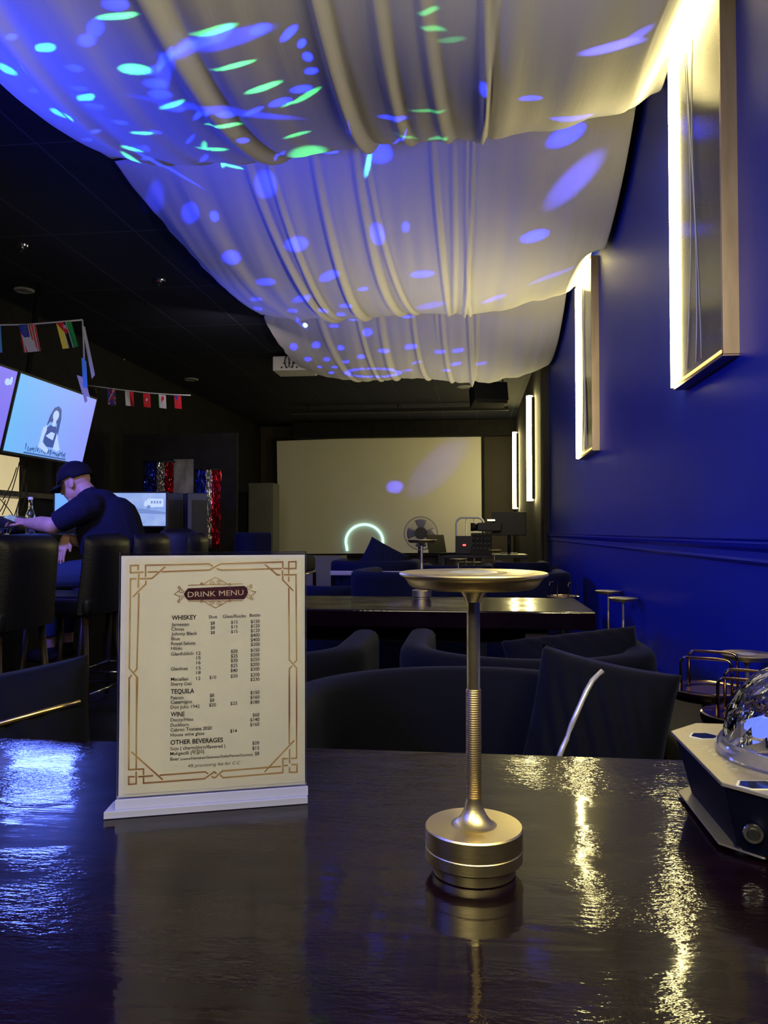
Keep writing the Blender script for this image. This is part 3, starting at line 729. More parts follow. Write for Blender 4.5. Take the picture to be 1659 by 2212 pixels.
for b_, x0, x1, y0, y1, c_ in [('Duckhorn', 535, 677, 251, 245, 7.1), ('Cabreo Toscana 2020', 535, 858, 289, 272, 7.1), ('House wine glass', 535, 798, 328, 313, 7.1), ('$160', 1155, 1226, 247, 243, 7.1), ('$14', 1000, 1052, 297, 294, 7.1),
        ('Soju ( charm/jinro/flavored )', 533, 962, 435, 412, 7.1), ('Makgeolli (', 533, 702, 474, 465, 7.1), ('막걸리', 704, 792, 464, 459, 7.5), (')', 794, 800, 459, 458, 7.1), ('Beer', 533, 602, 516, 512, 7.1),
        ('(coors/Heineken/Guinness/Stella/Peroni/Corona)', 612, 1173, 512, 475, 5.4), ('$20', 1172, 1226, 390, 387, 7.1), ('$15', 1172, 1226, 430, 427, 7.1), ('$8', 1192, 1226, 472, 470, 7.1)]:
    text_mesh(tx, b_, (x0, y0), (x1, y1), c_, bold=.010, pix=cB)
text_mesh(tx, '4% processing fee for C.C', (670, 568), (1080, 541), 6.8, shear=.35, pix=cB)
tx.build('printed_lettering', M['ink'], card, normals=False)
tt_ = MB(); text_mesh(tt_, 'DRINK MENU', (640, 424), (1103, 405), 11.5, y=INK_Y - .0007, pix=cA); tt_.build('title_lettering', principled('pale pink print', (.75, .60, .52), .5), card, normals=False)

# ------------------------------------------------------------------ dome light projector at the right
rz = -YAW - R(1)
right = Vector((math.cos(YAW), math.sin(YAW), 0)); fwd_ = Vector((-math.sin(YAW), math.cos(YAW), 0))
def cw(xc, dc, z=0.): v = right * xc + fwd_ * dc; return Vector((v.x, v.y, z))
ctr = cw(.452, .812, TT)
disco = thing('dome_projector', 'black octagonal light projector with a clear faceted dome at the right table edge', 'light projector', ctr)
plate_w = [cw(.319, .733), cw(.341, .920), cw(.386, .958), cw(.545, .940), cw(.585, .90), cw(.565, .715), cw(.52, .675), cw(.352, .690)]
pl = [(p.x - ctr.x, p.y - ctr.y) for p in plate_w]
PZ = .074
def scl(pl, s): return [(x * s, y * s) for x, y in pl]
MB().prism(scl(pl, .84), PZ - .010, (0, 0, .003), top=1.15).build('housing', principled('navy black plastic', (.003, .004, .014), .55, spec=.2), disco, bevel=.002)
MB().prism(scl(pl, 1.0), .004, (0, 0, PZ - .005)).build('top_plate', mat_noisy('champagne metal plate', (.40, .36, .26), (.44, .40, .30), 200, .42, .1, metal=.6, bdist=.0005), disco, bevel=.0008)
MB().prism(scl(pl, .80), .002, (-.020, .008, .004)).build('bottom_plate', principled('grey metal plate', (.30, .28, .22), .4, metal=.6), disco, bevel=.0006)
for i in range(8):
    if i % 2 == 0: x, y = pl[i]; MB().cyl((x * .8, y * .8, 0), (x * .8, y * .8, .008), .008, seg=16).build('foot', M['black'], disco)
# faceted clear dome, hollow
R0 = .088
def dome_shell(r, facets):
    prof = []
    for i in range(11):
        a = i / 10 * PI / 2; prof.append((r * math.cos(a), r * math.sin(a) * 1.02))
    return prof
mb = MB()
for r_, fl in ((R0, 1), (R0 - .003, 0)):
    pr = dome_shell(r_, 1); seg = 26; rings = []
    for i, (rr, zz) in enumerate(pr):
        if rr < 1e-4: rings.append([mb.bm.verts.new((0, 0, PZ + .012 + zz))]); continue
        rg = []
        for k in range(seg):
            an = 2 * PI * (k + .5 * (i % 2)) / seg; q = rr * (1 + (.028 if (fl and (k + i) % 2) else 0) + (.012 * math.sin(k * 2.7 + i * 1.9) if fl else 0)); rg.append(mb.bm.verts.new((q * math.cos(an), q * math.sin(an), PZ + .012 + zz)))
        rings.append(rg)
    for a_, b_ in zip(rings, rings[1:]):
        for k in range(seg):
            j = (k + 1) % seg
            if len(b_) == 1: fq = [a_[k], a_[j], b_[0]]
            else: fq = [a_[k], a_[j], b_[j], b_[k]]
            f_ = mb.bm.faces.new(fq); f_.smooth = not fl
            if not fl: f_.normal_flip()
mb.build('clear_dome', M['glass'], disco, normals=False)
MB().lathe([(.083, PZ), (.096, PZ), (.097, PZ + .003), (.095, PZ + .010), (.092, PZ + .014), (.083, PZ + .014), (.083, PZ)], seg=64).build('dome_rim', principled('clear plastic rim', (.80, .80, .95), .08, trans=.92, ior=1.45), disco, sharp=35)
MB().lathe([(0, PZ), (.045, PZ), (.045, PZ + .02), (.03, PZ + .03), (.022, PZ + .045), (0, PZ + .048)], seg=8).build('light_engine', principled('dark lens block', (.02, .03, .10), .2, metal=.5), disco, sharp=20)
mb = MB()
for i in range(9):
    a = R(190 + i * 14); mb.box((.066 * math.cos(a), .066 * math.sin(a), PZ + .034 + .002 * (i % 2)), (.006, .014, .020), Matrix.Rotation(a, 3, 'Z'))
mb.build('led_ring', emis('blue led', (.12, .18, 1), 1.6), disco)
# slots in the plate
def slot(px, py, w1, w2, h, lab):
    p = onZ(px, py, TT + PZ + .0005); c_ = p - ctr
    mb = MB(); sh = [(-w1, 0), (-w2, h), (w2, h), (w1, 0), (w2 * .8, -h * .75), (-w2 * .9, -h * .75)]
    mb.prism(scl(sh, 1.15), .0009, (c_.x, c_.y, PZ - .001), ex=tuple(right), ey=tuple(fwd_)).m(1).prism(sh, .0012, (c_.x, c_.y, PZ - .001), ex=tuple(right), ey=tuple(fwd_))
    mb.build('vent_slot', [M['steel'], principled('slot void', (.01, .02, .06), .1, metal=.4)], disco)
slot(1522, 1589, .0155, .0075, .013, 0)
slot(1640, 1695, .019, .012, .012, 1)
# worn white print on the plate (unreadable strokes) and bolts
mb = MB(); rr = random.Random(5)
for k in range(7):
    cx, cy = 1521 + k * 10.2, 1612 + k * 8.0
    for j in range(3):
        a_ = onZ(cx + rr.uniform(-7, 2), cy + j * 2.4 - 2, TT + PZ + .0002) - ctr; b_ = onZ(cx + rr.uniform(6, 12), cy + j * 2.4 - 2 + rr.uniform(-1, 1), TT + PZ + .0002) - ctr
        d_ = (b_ - a_).normalized(); s_ = Vector((-d_.y, d_.x, 0)) * .0006
        mb.faces([(v.x, v.y, PZ - .0005) for v in (a_ - s_, b_ - s_, b_ + s_, a_ + s_)], [(0, 1, 2, 3)])
mb.build('worn_print', principled('white print', (.7, .68, .6), .5), disco, normals=False)
p = onZ(1627, 1772, TT + .04) ; q = Vector(((plate_w[0].x + plate_w[7].x) / 2, (plate_w[0].y + plate_w[7].y) / 2, 0)) - ctr
fn = (fwd_ * -1 + right * -.35).normalized()
pf = on_plane(1627, 1800, Vector((ctr.x + q.x * .93, ctr.y + q.y * .93, TT + .03)), fn) - ctr
MB().cyl(pf - fn * .004, pf + fn * .003, .0095, .0085, 28).m(1).cyl(pf + fn * .003, pf + fn * .0045, .006, .005, 24).build('dial_button', [M['chrome'], M['black']], disco)

# ------------------------------------------------------------------ tub chairs
def arc_path(w, d, n=40, r=None):
    """U shape opening towards -y: from the front of the left arm round the back to the front of the right arm"""
    hw = w / 2; r = r or hw * .92
    pts = []
    for i in range(7): pts.append((-hw, -d + (d - r) * i / 7))
    for i in range(n + 1):
        a = PI - PI * i / n; pts.append((hw * math.cos(a), -r + r * math.sin(a)))
    for i in range(7): pts.append((hw, -r - (d - r) * (i + 1) / 7))
    return pts
def tub_chair(label, loc, rz, w=.78, d=.72, h=.775, th=.095, mat='velvet', group=None, slope=0., z0=.08, trim=True, cat='armchair'):
    t_ = thing('tub_chair', label, cat, (loc[0], loc[1], 0), rz, group)
    path = arc_path(w - th, d); n = len(path); mb = MB(); rings = []
    prof = [(-.5, z0 + .02), (-.5, .2), (-.5, .5), (-.5, .86), (-.47, .93), (-.36, .975), (-.18, .997), (0, 1.0), (.18, .997), (.36, .975), (.47, .93), (.5, .86), (.5, .45), (.5, z0 + .02)]
    for i, (x, y) in enumerate(path):
        a = Vector(path[max(i - 1, 0)]); b = Vector(path[min(i + 1, n - 1)]); dd = (b - a).normalized(); nn = Vector((dd.y, -dd.x))
        u = min(i, n - 1 - i) / (n / 2); hh = h - slope * (1 - min(1, u * 1.5)) ** 1.1 * (i > n / 2)
        endk = 1.
        rg = []
        for k, (o_, zf) in enumerate(prof):
            zz = zf * hh if zf > z0 + .03 else z0
            if 3 <= k <= 10: zz = hh - (1 - zf) * .30
            rg.append(mb.bm.verts.new((x + nn.x * o_ * th, y + nn.y * o_ * th, zz)))
        rings.append(rg)
    m_ = len(prof)
    for a, b in zip(rings, rings[1:]):
        for k in range(m_):
            g = mb.bm.faces.new([a[k], a[(k + 1) % m_], b[(k + 1) % m_], b[k]]); g.smooth = True
    mb.bm.faces.new(rings[0][::-1]); mb.bm.faces.new(rings[-1])
    mb.build('backrest', M[mat], t_, sharp=50, bevel=.012)
    MB().box((0, -d / 2 - .01, .36), (w - 2 * th - .02, d - th - .02, .16), bev=.035).build('seat_cushion', M[mat], t_, sharp=60)
    MB().box((0, -d / 2 - .01, .18), (w - 2 * th - .01, d - th, .19)).build('seat_base', M[mat], t_)
    if trim:
        tb = MB()
        op = arc_path(w + .004, d + .002); tb.tube([(x, y, z0 + .03) for x, y in op], .009, 6)
        tb.build('gold_trim', M['gold'], t_)
    for sx in (-1, 1):
        for yy in (-.12, -d + .10): MB().cyl((sx * (w / 2 - .12), yy, 0), (sx * (w / 2 - .12), yy, .09), .012, .018, 10).build('leg', M['gold'], t_)
    return t_
GR = 'curved velvet tub chairs'
tub_chair('dark navy curved tub chair across the foreground table, cushion with silver braid on it', (.0, 1.69), 0, .74, .56, .775, slope=.34, group=GR)
tub_chair('dark navy tub chair at the left end of the foreground table, behind the gold-braided cushion', (-1.16, 1.66), 0, .74, .54, .70, group=GR)
tub_chair('dark navy tub chair turned away, drawn up to the second table beside the wall', (.155, 2.02), PI, .74, .62, .74, group=GR)
tub_chair('dark navy tub chair turned away, half hidden behind the right edge of the menu', (-.68, 1.97), PI, .74, .62, .74, group=GR)

# ------------------------------------------------------------------ cushions
def cushion(label, loc, rot, w, h, th, braid, group, name='cushion', mat='velvet'):
    t_ = thing(name, label, 'cushion', loc, 0, group); t_.rotation_euler = rot
    NXc, NZc = 40, 30; vs = []; fs = []
    def pt(u, v, side):
        cu, cv = abs(2 * u - 1), abs(2 * v - 1)
        edge = max(0, (1 - cu ** 3.2)) * max(0, (1 - cv ** 3.2))
        x = (u - .5) * w * (1 - .05 * (1 - cv ** 2)); z = (v - .5) * h * (1 - .05 * (1 - cu ** 2))
        rib = .016 * abs(math.sin((u * 1.1 + v * .55) * PI * 6.2)) ** .35
        return (x, side * (th / 2 * edge ** .55 * (.92 + rib * 14) if edge > 0 else 0), z)
    for sd in (-1, 1):
        b0 = len(vs)
        for j in range(NZc + 1):
            for i in range(NXc + 1): vs.append(pt(i / NXc, j / NZc, sd))
        for j in range(NZc):
            for i in range(NXc): a = b0 + j * (NXc + 1) + i; fs.append((a, a + 1, a + NXc + 2, a + NXc + 1))
    mb = MB(); mb.faces(vs, fs, True); bmesh.ops.remove_doubles(mb.bm, verts=mb.bm.verts, dist=.0006)
    mb.build('cover', M[mat], t_)
    if braid:
        mtl, uv = braid; tb = MB(); pts = []
        for (u, v) in uv:
            x, y, z = pt(u, v, -1); pts.append((x, y - .001, z))
        tb.tube(pts, .0050, 8)
        tb.build('braid', mtl, t_)
    return t_
GC = 'velvet scatter cushions'
p = atD(1300, 1545, 1.42)
uvb = [(.47 - .02 * 0 + .02, .93)] + [(.46 - .20 * math.sin(k / 12 * 1.15), .93 - .93 * (k / 12) * .97) for k in range(1, 13)]
cushion('navy square cushion with a silver braid down its face, on the foreground tub chair', (p.x - .01, p.y + .02, p.z - .048), (R(-14), R(9), -YAW - R(12)), .26, .30, .15, (M['piping'], uvb), GC)
p = atD(-20, 1520, 1.32)
uvl = [(.02 + .96 * k / 14, .66 + .10 * k / 14) for k in range(15)]
cushion('dark pleated cushion with a gold braid, at the left end of the foreground table', (p.x, p.y, p.z - .115), (R(-12), R(-9), YAW + R(4)), .36, .34, .13, (M['gold'], uvl), GC)
p = atD(1240, 1400, 2.24)
cushion('dark cushion lying along the back of the turned-away tub chair near the wall', (p.x, p.y, p.z - .05), (R(-30), R(-7), YAW - R(4)), .40, .20, .12, None, GC)

# ------------------------------------------------------------------ bench along the wall and small stands on it
t_ = thing('wall_bench', 'low charcoal upholstered bench running along the foot of the blue wall', 'bench', (.685, 3.05, 0))
MB().box((0, 0, BENCH - .05), (.22, 2.3, .10), bev=.02).build('seat', M['olive'], t_, sharp=60)
MB().box((0.01, 0, .19), (.18, 2.26, .38)).build('bench_base', M['matte'], t_)
def side_table(label, x, y, sx, sy, h=BENCH):
    t_ = thing('side_table', label, 'side table', (x, y, 0), 0)
    MB().box((0, 0, h - .015), (sx, sy, .03)).build('tabletop', M['olive'], t_, bevel=.006)
    for a in (-1, 1):
        for b in (-1, 1): MB().cyl((a * (sx / 2 - .03), b * (sy / 2 - .03), 0), (a * (sx / 2 - .03), b * (sy / 2 - .03), h - .03), .012, seg=10).build('leg', M['black'], t_)
side_table('low charcoal side table beside the wall, carrying the two large bronze caddies', .585, 1.52, .38, .70)
side_table('low side table past the end of the second table, under a small caddy', .50, 4.13, .24, .26)
def make_caddy(label, loc, rz=0.):
    t_ = thing('caddy_stand', label, 'tray stand', loc, rz, 'bronze tray stands with wire handles')
    MB().lathe([(0, 0), (.05, 0), (.05, .012), (.02, .016), (.016, .02), (.016, .225), (.03, .232), (0, .232)], seg=28).build('stem', M['black'], t_, sharp=35)
    MB().lathe([(0, .230), (.080, .230), (.086, .234), (.088, .242), (.087, .250), (.084, .252), (.080, .2495), (.052, .249), (.050, .246), (0, .246)], seg=56).build('tray', M['bronze'], t_, sharp=35)
    MB().lathe([(0, .2462), (.049, .2462), (.0485, .2475), (0, .2475)], seg=40).build('tray_inlay', M['copper'], t_, sharp=35)
    for s in (-1, 1):
        y = s * .052; hw = .050; zb = .249; H = .073
        pts = [(-hw, y, zb)]
        pts += [(-hw, y, zb + H - .014)]
        for k in range(1, 6): a = k / 6 * PI / 2; pts.append((-hw + .014 - .014 * math.cos(a), y, zb + H - .014 + .014 * math.sin(a)))
        for k in range(0, 6): a = k / 5 * PI / 2; pts.append((hw - .014 + .014 * math.sin(a), y, zb + H - .014 + .014 * math.cos(a)))
        pts += [(hw, y, zb)]
        MB().tube(pts, .0030, 10).build('wire_handle', M['bronze'], t_)
    return t_
p = onZ(1533, 1487, BENCH + .25)
cad = make_caddy('larger-looking bronze tray stand with wire handles, left of the glass dome', (p.x, p.y, BENCH), R(-24))
p = onZ(1622, 1543, BENCH + .25)
dup(cad, (p.x, p.y, BENCH), R(-24), 'bronze tray stand with wire handles, partly hidden behind the glass dome')
p = onZ(1215, 1273, BENCH + .25)
dup(cad, (.475, 4.13, BENCH), R(60), 'small distant bronze tray stand with wire handles, beyond the second table')
for (px, py, D, lab) in [(1614, 1412, 2.0, 'brass lamp behind the bronze tray stands, in front of the blue wall'), (1346, 1294, 3.68, 'nearer of two brass lamps by the blue wall past the second table'), (1314, 1278, 4.12, 'farther of two brass lamps by the blue wall past the second table')]:
    p = atD(px, py, D)
    x = min(p.x, WX - .07)
    dup(lamp, (x, p.y, BENCH), 0, lab)
dup(lamp, (lambda q: (q.x, q.y, TT))(onZ(911, 1294, TT)), 0, 'brass table lamp standing on the second table in front of the fan')

# ------------------------------------------------------------------ far lounge: tables, lamps, navy seats
def low_table(label, x, y, sx, sy, h):
    t_ = thing('lounge_table', label, 'table', (x, y, 0))
    MB().box((0, 0, h - .02), (sx, sy, .04)).build('tabletop', M['wood'], t_, bevel=.004)
    for a in (-1, 1): MB().box((a * (sx / 2 - .1), 0, (h - .04) / 2), (.06, sy * .7, h - .04)).build('leg', M['darkwood'], t_)
p = atD(990, 1207, 5.9); HL = p.z - .272
low_table('small dark table among the far navy chairs, with one brass lamp', p.x, p.y, .5, .4, HL)
dup(lamp, (p.x, p.y, HL), 0, 'small distant brass lamp just above the rim of the foreground lamp')
p = atD(1068, 1188, 8.2); HL2 = p.z - .272
low_table('small dark table farthest among the navy chairs, with one brass lamp', p.x, p.y, .6, .4, HL2)
dup(lamp, (p.x, p.y, HL2), 0, 'tiny distant brass lamp in front of the sound equipment')
GF = 'navy tub chairs in the far lounge'
p = atD(1000, 1232, 4.9)
def nav(label, px, py, D, rz, w, d, h=None):
    p = atD(px, py, D); tub_chair(label, (p.x, p.y), rz, w, d, h or p.z, th=.10, mat='velvetb', group=GF, trim=False)
nav('navy tub chair with its back turned, just behind the second table and its lamp', 870, 1236, 4.35, PI - .15, .78, .66)
nav('low navy tub chair at the left behind the second table, next to the gold-framed seat', 742, 1266, 5.15, PI + .3, .70, .60)
nav('navy tub chair with pale band, left of the fan below the projection screen', 800, 1212, 6.0, PI, .72, .60)
nav('navy tub chair behind the foreground lamp head, beside the small distant caddy', 1125, 1238, 5.0, PI, .70, .60)
nav('navy tub chair in the third row, right of the fan', 985, 1222, 6.8, PI, .68, .60)
nav('navy tub chair in the third row, nearest the dark far wall', 1130, 1215, 7.0, PI, .52, .50)
p = atD(800, 1238, 5.95)
tag(MB().box((p.x, p.y - .02, p.z), (.62, .05, .035), bev=.01).build('folded_blanket', principled('pale grey cloth', (.35, .33, .42), .8)), 'pale grey folded strip lying over the navy chair below the screen', 'blanket')
p = atD(828, 1196, 6.2)
cushion('navy cushion standing upright below the green arc on the screen', (p.x, p.y, p.z - .05), (R(-20), R(28), YAW), .34, .26, .10, None, GC, mat='velvetb')
# gold framed bench seat at the left of the second table
p = atD(655, 1208, 6.0); gx, gy, gz = p.x, p.y, p.z
t_ = thing('lounge_stool', 'black padded seat on a thin gold frame, right edge showing beside the menu', 'stool', (gx - .28, gy, 0))
MB().box((.03, 0, gz - .04), (.60, .5, .12), bev=.03).build('seat', M['matte'], t_, sharp=60)
for a in (-1, 1):
    MB().tube([(a * .29 + .03, -.24, 0), (a * .29 + .03, -.24, gz - .11), (a * .29 + .03, .24, gz - .11), (a * .29 + .03, .24, 0)], .014, 6).build('leg', M['gold'], t_)
# grey cabinet below the screen, white panel
p = atD(690, 1240, 8.5)
t_ = thing('low_cabinet', 'low grey cabinet under the left part of the projection screen', 'cabinet', (p.x, p.y, 0))
MB().box((0, 0, .40), (.55, .4, .80)).build('body', M['grey'], t_, bevel=.006)
MB().box((0, -.205, .42), (.50, .01, .70)).build('door', M['grey'], t_, bevel=.003)

# ------------------------------------------------------------------ projection screen at the far end
q = [onY(598, 953, YS), onY(1039, 936, YS), onY(1041, 1193, YS), onY(602, 1197, YS)]
cx_ = (q[0].x + q[1].x) / 2
scr = thing('projection_screen', 'big blank projection screen on the far wall', 'projection screen', (cx_, YS, 0))
def quad_slab(q, y0, y1, grow=0.):
    mb = MB(); cz = sum(v.z for v in q) / 4
    pts = [(v.x - cx_ + (grow if v.x > cx_ else -grow), v.z + (grow if v.z > cz else -grow)) for v in q]
    mb.prism(pts, y1 - y0, (0, y0, 0), ex=(1, 0, 0), ey=(0, 0, 1), ez=(0, 1, 0)); return mb
quad_slab(q, -.005, .01).build('screen_cloth', M['screenc'], scr)
quad_slab(q, .012, .05, .06).build('screen_border', M['matte'], scr)
for dx in (-1.05, 1.2): MB().box((dx, .03, q[3].z / 2), (.06, .05, q[3].z)).build('leg', M['black'], scr)
# green arc of light, added as a glowing tube before the screen
pts = []
for k in range(25):
    a = R(205 - (205 + 8) * k / 24); 
    px, py = 787 + 40 * math.cos(a) * 1., 1170 - 37 * math.sin(a); pts.append(onY(px, py, YS - .04))
pts[0] = onY(750, 1190, YS - .04)
tag(MB().tube(pts, .024, 8).build('light_arc', emis('mint glow', (.55, 1, .75), 1.5)), 'glowing mint green arc at the lower middle of the projection screen', 'neon light')

# header and cable trays at the far ceiling
t_ = thing('lighting_rail', 'long black ceiling rail above the projection screen', 'ceiling rail', (-1.2, 12.6, CEIL))
MB().box((0, 0, -.10), (3.6, .06, .06)).build('rail', M['black'], t_)
for dx in (-1.5, 0, 1.5): MB().cyl((dx, 0, 0), (dx, 0, -.08), .012, seg=8).build('hanger', M['black'], t_)
t_ = thing('screen_header', 'black boxed header across the ceiling just above the projection screen', 'header', (-1.3, YS - .25, CEIL))
MB().box((0, 0, -.16), (4.2, .2, .30)).build('box', M['matte'], t_)

# ------------------------------------------------------------------ ceiling things
def onceil(px, py): return onZ(px, py, CEIL)
def downlight(label, px, py, r=.085):
    p = onceil(px, py); t_ = thing('ceiling_downlight', label, 'ceiling light', (p.x, p.y, CEIL), 0, 'unlit round ceiling lights')
    MB().lathe([(0, 0), (r, 0), (r, -.006), (r * .8, -.014), (r * .78, -.006), (0, -.006)], seg=32).build('trim_ring', principled('dull white trim', (.32, .32, .34), .6), t_, sharp=35)
    MB().lathe([(0, -.006), (r * .76, -.006), (r * .7, -.012), (0, -.014)], seg=24).build('lens', principled('dull lens', (.22, .22, .25), .4), t_, sharp=35)
downlight('round unlit ceiling light above the string of flags', 52, 626)
downlight('round unlit ceiling light above the shorter row of dim flags', 413, 819, .10)
downlight('farthest round unlit ceiling light, left of the projector and near the dim flags', 420, 883, .12)
downlight('small round ceiling light beside the ceiling loudspeaker', 1003, 835, .11)
def sprinkler(label, px, py):
    p = onceil(px, py); t_ = thing('sprinkler_head', label, 'sprinkler', (p.x, p.y, CEIL), 0, 'sprinkler heads')
    MB().lathe([(0, 0), (.045, 0), (.04, -.012), (.012, -.016), (.012, -.035), (0, -.035)], seg=20).build('cover_ring', M['chrome'], t_, sharp=35)
    MB().lathe([(0, -.048), (.02, -.048), (.022, -.051), (0, -.053)], seg=16).cyl((.008, 0, -.03), (.01, 0, -.05), .002, seg=6).cyl((-.008, 0, -.03), (-.01, 0, -.05), .002, seg=6).build('deflector', M['chrome'], t_, sharp=35)
sprinkler('chrome sprinkler head nearest the left edge of the ceiling', 48, 530)
sprinkler('chrome sprinkler head beside the edge of the middle cloth swag', 346, 605)
sprinkler('dark sprinkler head above the far row of dim flags', 262, 776)
# projector
p = atD(620, 805, 9.0)
t_ = thing('ceiling_projector', 'white projector hung from the ceiling beside the farthest cloth swag', 'projector', (p.x + .02, p.y, CEIL), YAW * 0)
zt = p.z - CEIL
MB().box((.04, .17, zt + .11), (.46, .36, .17), bev=.012).build('body', principled('white plastic', (.6, .6, .62), .4), t_)
mb = MB()
for i in range(7): mb.box((-.08 + i * .03, -.012, zt + .06 + (i % 2) * .05), (.02, .006, .018))
mb.build('ports', M['black'], t_)
mb = MB()
for i in range(3): mb.tube([(-.03 + i * .04, -.015, zt + .06), (-.035 + i * .05, -.06, zt + .12), (-.02 + i * .03, -.02, zt + .22), (0, .05, -.02)], .006, 6)
mb.build('cable', M['black'], t_)
MB().cyl((.04, .17, zt + .19), (.04, .17, 0), .025, seg=12).build('mount_pole', M['grey'], t_)
# ceiling loudspeaker
p = atD(1060, 850, 9.3)
t_ = thing('ceiling_loudspeaker', 'black loudspeaker hung from the ceiling at the right, under the far cloth', 'loudspeaker', (p.x, p.y, CEIL), R(14))
zt = p.z - CEIL
rot = Matrix.Rotation(R(-14), 3, 'X')
MB().box((0, .1, zt), (.42, .26, .24), rot, bev=.012).build('cabinet', M['matte'], t_)
MB().box((0, -.035, zt - .03), (.38, .012, .20), rot).build('grille', M['black'], t_)
MB().tube([(-.18, .1, zt + .05), (-.18, .1, -.01), (.18, .1, -.01), (.18, .1, zt + .05)], .01, 6).build('bracket', M['black'], t_)

# ------------------------------------------------------------------ fan
p = atD(909, 1152, 9.4); rf = 36 / FPX * 9.4
fan = thing('pedestal_fan', 'white wire pedestal fan standing before the projection screen', 'fan', (p.x, p.y, 0), YAW)
fz = p.z
def circ(r, n, y): return [(r * math.cos(2 * PI * i / n), y, fz + r * math.sin(2 * PI * i / n)) for i in range(n)]
wire = principled('fan wire', (.35, .35, .37), .4)
mb = MB().tube(circ(rf, 48, 0), .006, 6, True)
for r_, y_ in ((rf * .96, -.03), (rf * .7, -.06), (rf * .35, -.075)): mb.tube(circ(r_, 36, y_), .0018, 4, True)
for i in range(40):
    a = 2 * PI * i / 40; c_, s_ = math.cos(a), math.sin(a)
    for sg in (-1, 1): mb.tube([(rf * c_, 0, fz + rf * s_), (rf * .93 * c_, sg * .04, fz + rf * .93 * s_), (rf * .2 * c_, sg * .08, fz + rf * .2 * s_)], .0016, 4)
mb.build('guard', wire, fan)
mb = MB()
for k in range(4):
    a0 = k * PI / 2
    vs = []
    for i in range(7):
        for j in (0, 1):
            a = a0 + (-.42 + .84 * i / 6); r_ = rf * (.16 if j == 0 else .84); vs.append((r_ * math.cos(a), (i - 3) * .008, fz + r_ * math.sin(a)))
    mb.faces(vs, [(2 * i, 2 * i + 1, 2 * i + 3, 2 * i + 2) for i in range(6)], True)
b_ = mb.build('blade', principled('pale grey blade', (.25, .25, .28), .4), fan); b_.modifiers.new('s', 'SOLIDIFY').thickness = .003
MB().cyl((0, -.09, fz), (0, -.02, fz), rf * .36, seg=24).build('hub_badge', M['black'], fan)
MB().cyl((0, .05, fz), (0, .22, fz), .075, .055, 24).build('motor', M['black'], fan)
MB().cyl((0, .12, .04), (0, .12, fz - .05), .035, .03, 16).build('pole', M['black'], fan)
MB().lathe([(0, 0), (.19, 0), (.19, .02), (.05, .05), (0, .05)], (0, .12, 0), seg=32).build('base', M['black'], fan, sharp=35)

# ------------------------------------------------------------------ equipment desk in the far right corner
DD = 8.9
p = atD(1045, 1198, DD); dz = p.z
dk = thing('equipment_desk', 'black desk loaded with sound equipment in the far right corner', 'desk', (p.x, p.y + .25, 0), 0)
MB().box((.0, 0, dz - .02), (1.0, .55, .04)).build('desktop', M['black'], dk, bevel=.004)
for a in (-1, 1): MB().box((a * .47, 0, (dz - .04) / 2), (.04, .5, dz - .04)).build('leg', M['black'], dk)
def eq(px, dy=0.): q_ = atD(px, 1198, DD); return q_.x, q_.y + dy
x, y = eq(1003); tg = thing('power_amplifier', 'black amplifier with a red light on the equipment desk', 'amplifier', (x, y + .15, dz))
MB().box((0, 0, .11), (.20, .25, .21), bev=.008).build('case', M['black'], tg)
MB().box((.0, -.13, .11), (.035, .008, .018)).build('red_light', emis('red lamp', (1, .05, .04), 5), tg)
x, y = eq(958); tg = thing('laptop_computer', 'dark open laptop at the left end of the equipment desk', 'laptop', (x, y + .12, dz), R(50))
MB().box((0, 0, .01), (.30, .21, .018), bev=.004).build('keyboard_base', M['black'], tg); MB().box((0, .12, .12), (.30, .012, .22), Matrix.Rotation(R(-12), 3, 'X'), bev=.003).build('lid', M['black'], tg)
x, y = eq(1040); tg = thing('mixing_console', 'black mixing console with sloping face on the equipment desk', 'mixer', (x, y + .1, dz))
MB().prism([(-.15, 0), (.15, 0), (.15, .25), (-.02, .25)], .24, (-.12, 0, .0), ex=(0, 1, 0), ey=(0, 0, 1), ez=(1, 0, 0)).build('case', M['black'], tg, bevel=.006)
for i in range(5):
    for j in range(4): MB().cyl((-.09 + i * .045, -.12 + j * .03, .06 + j * .055), (-.09 + i * .045, -.135 + j * .03, .075 + j * .055), .008, seg=8).build('knob', M['grey'], tg)
x, y = eq(1058); tg = thing('video_camera', 'dark video camera on top of the mixing console', 'video camera', (x, y + .12, dz + .26))
MB().box((0, 0, .06), (.28, .10, .10), bev=.012).cyl((-.14, 0, .06), (-.22, 0, .06), .045, .05, 20).build('body', M['black'], tg); MB().box((.02, 0, .14), (.10, .03, .03), bev=.006).build('handle', M['chrome'], tg)
x, y = eq(1102); tg = thing('black_monitor', 'dark monitor standing at the right end of the equipment desk', 'monitor', (x, y + .22, dz))
MB().box((0, 0, .36), (.40, .03, .28), bev=.008).build('panel', M['black'], tg); MB().cyl((0, .02, 0), (0, .02, .25), .02, seg=10).build('stand', M['black'], tg); MB().box((0, 0, .006), (.2, .14, .012)).build('foot', M['black'], tg)
p = atD(1010, 1118, 9.6)
tg = thing('hand_truck', 'white tubular hand truck standing behind the amplifier', 'hand truck', (p.x + .03, p.y, 0), 0)
hz = p.z; pts = [(-.17, 0, .05), (-.17, 0, hz - .08)] + [(-.17 + .08 * (1 - math.cos(k / 5 * PI / 2)), 0, hz - .08 + .08 * math.sin(k / 5 * PI / 2)) for k in range(1, 6)] + [(.09 + .08 * math.sin(k / 5 * PI / 2), 0, hz - .08 + .08 * math.cos(k / 5 * PI / 2)) for k in range(6)] + [(.17, 0, .05)]
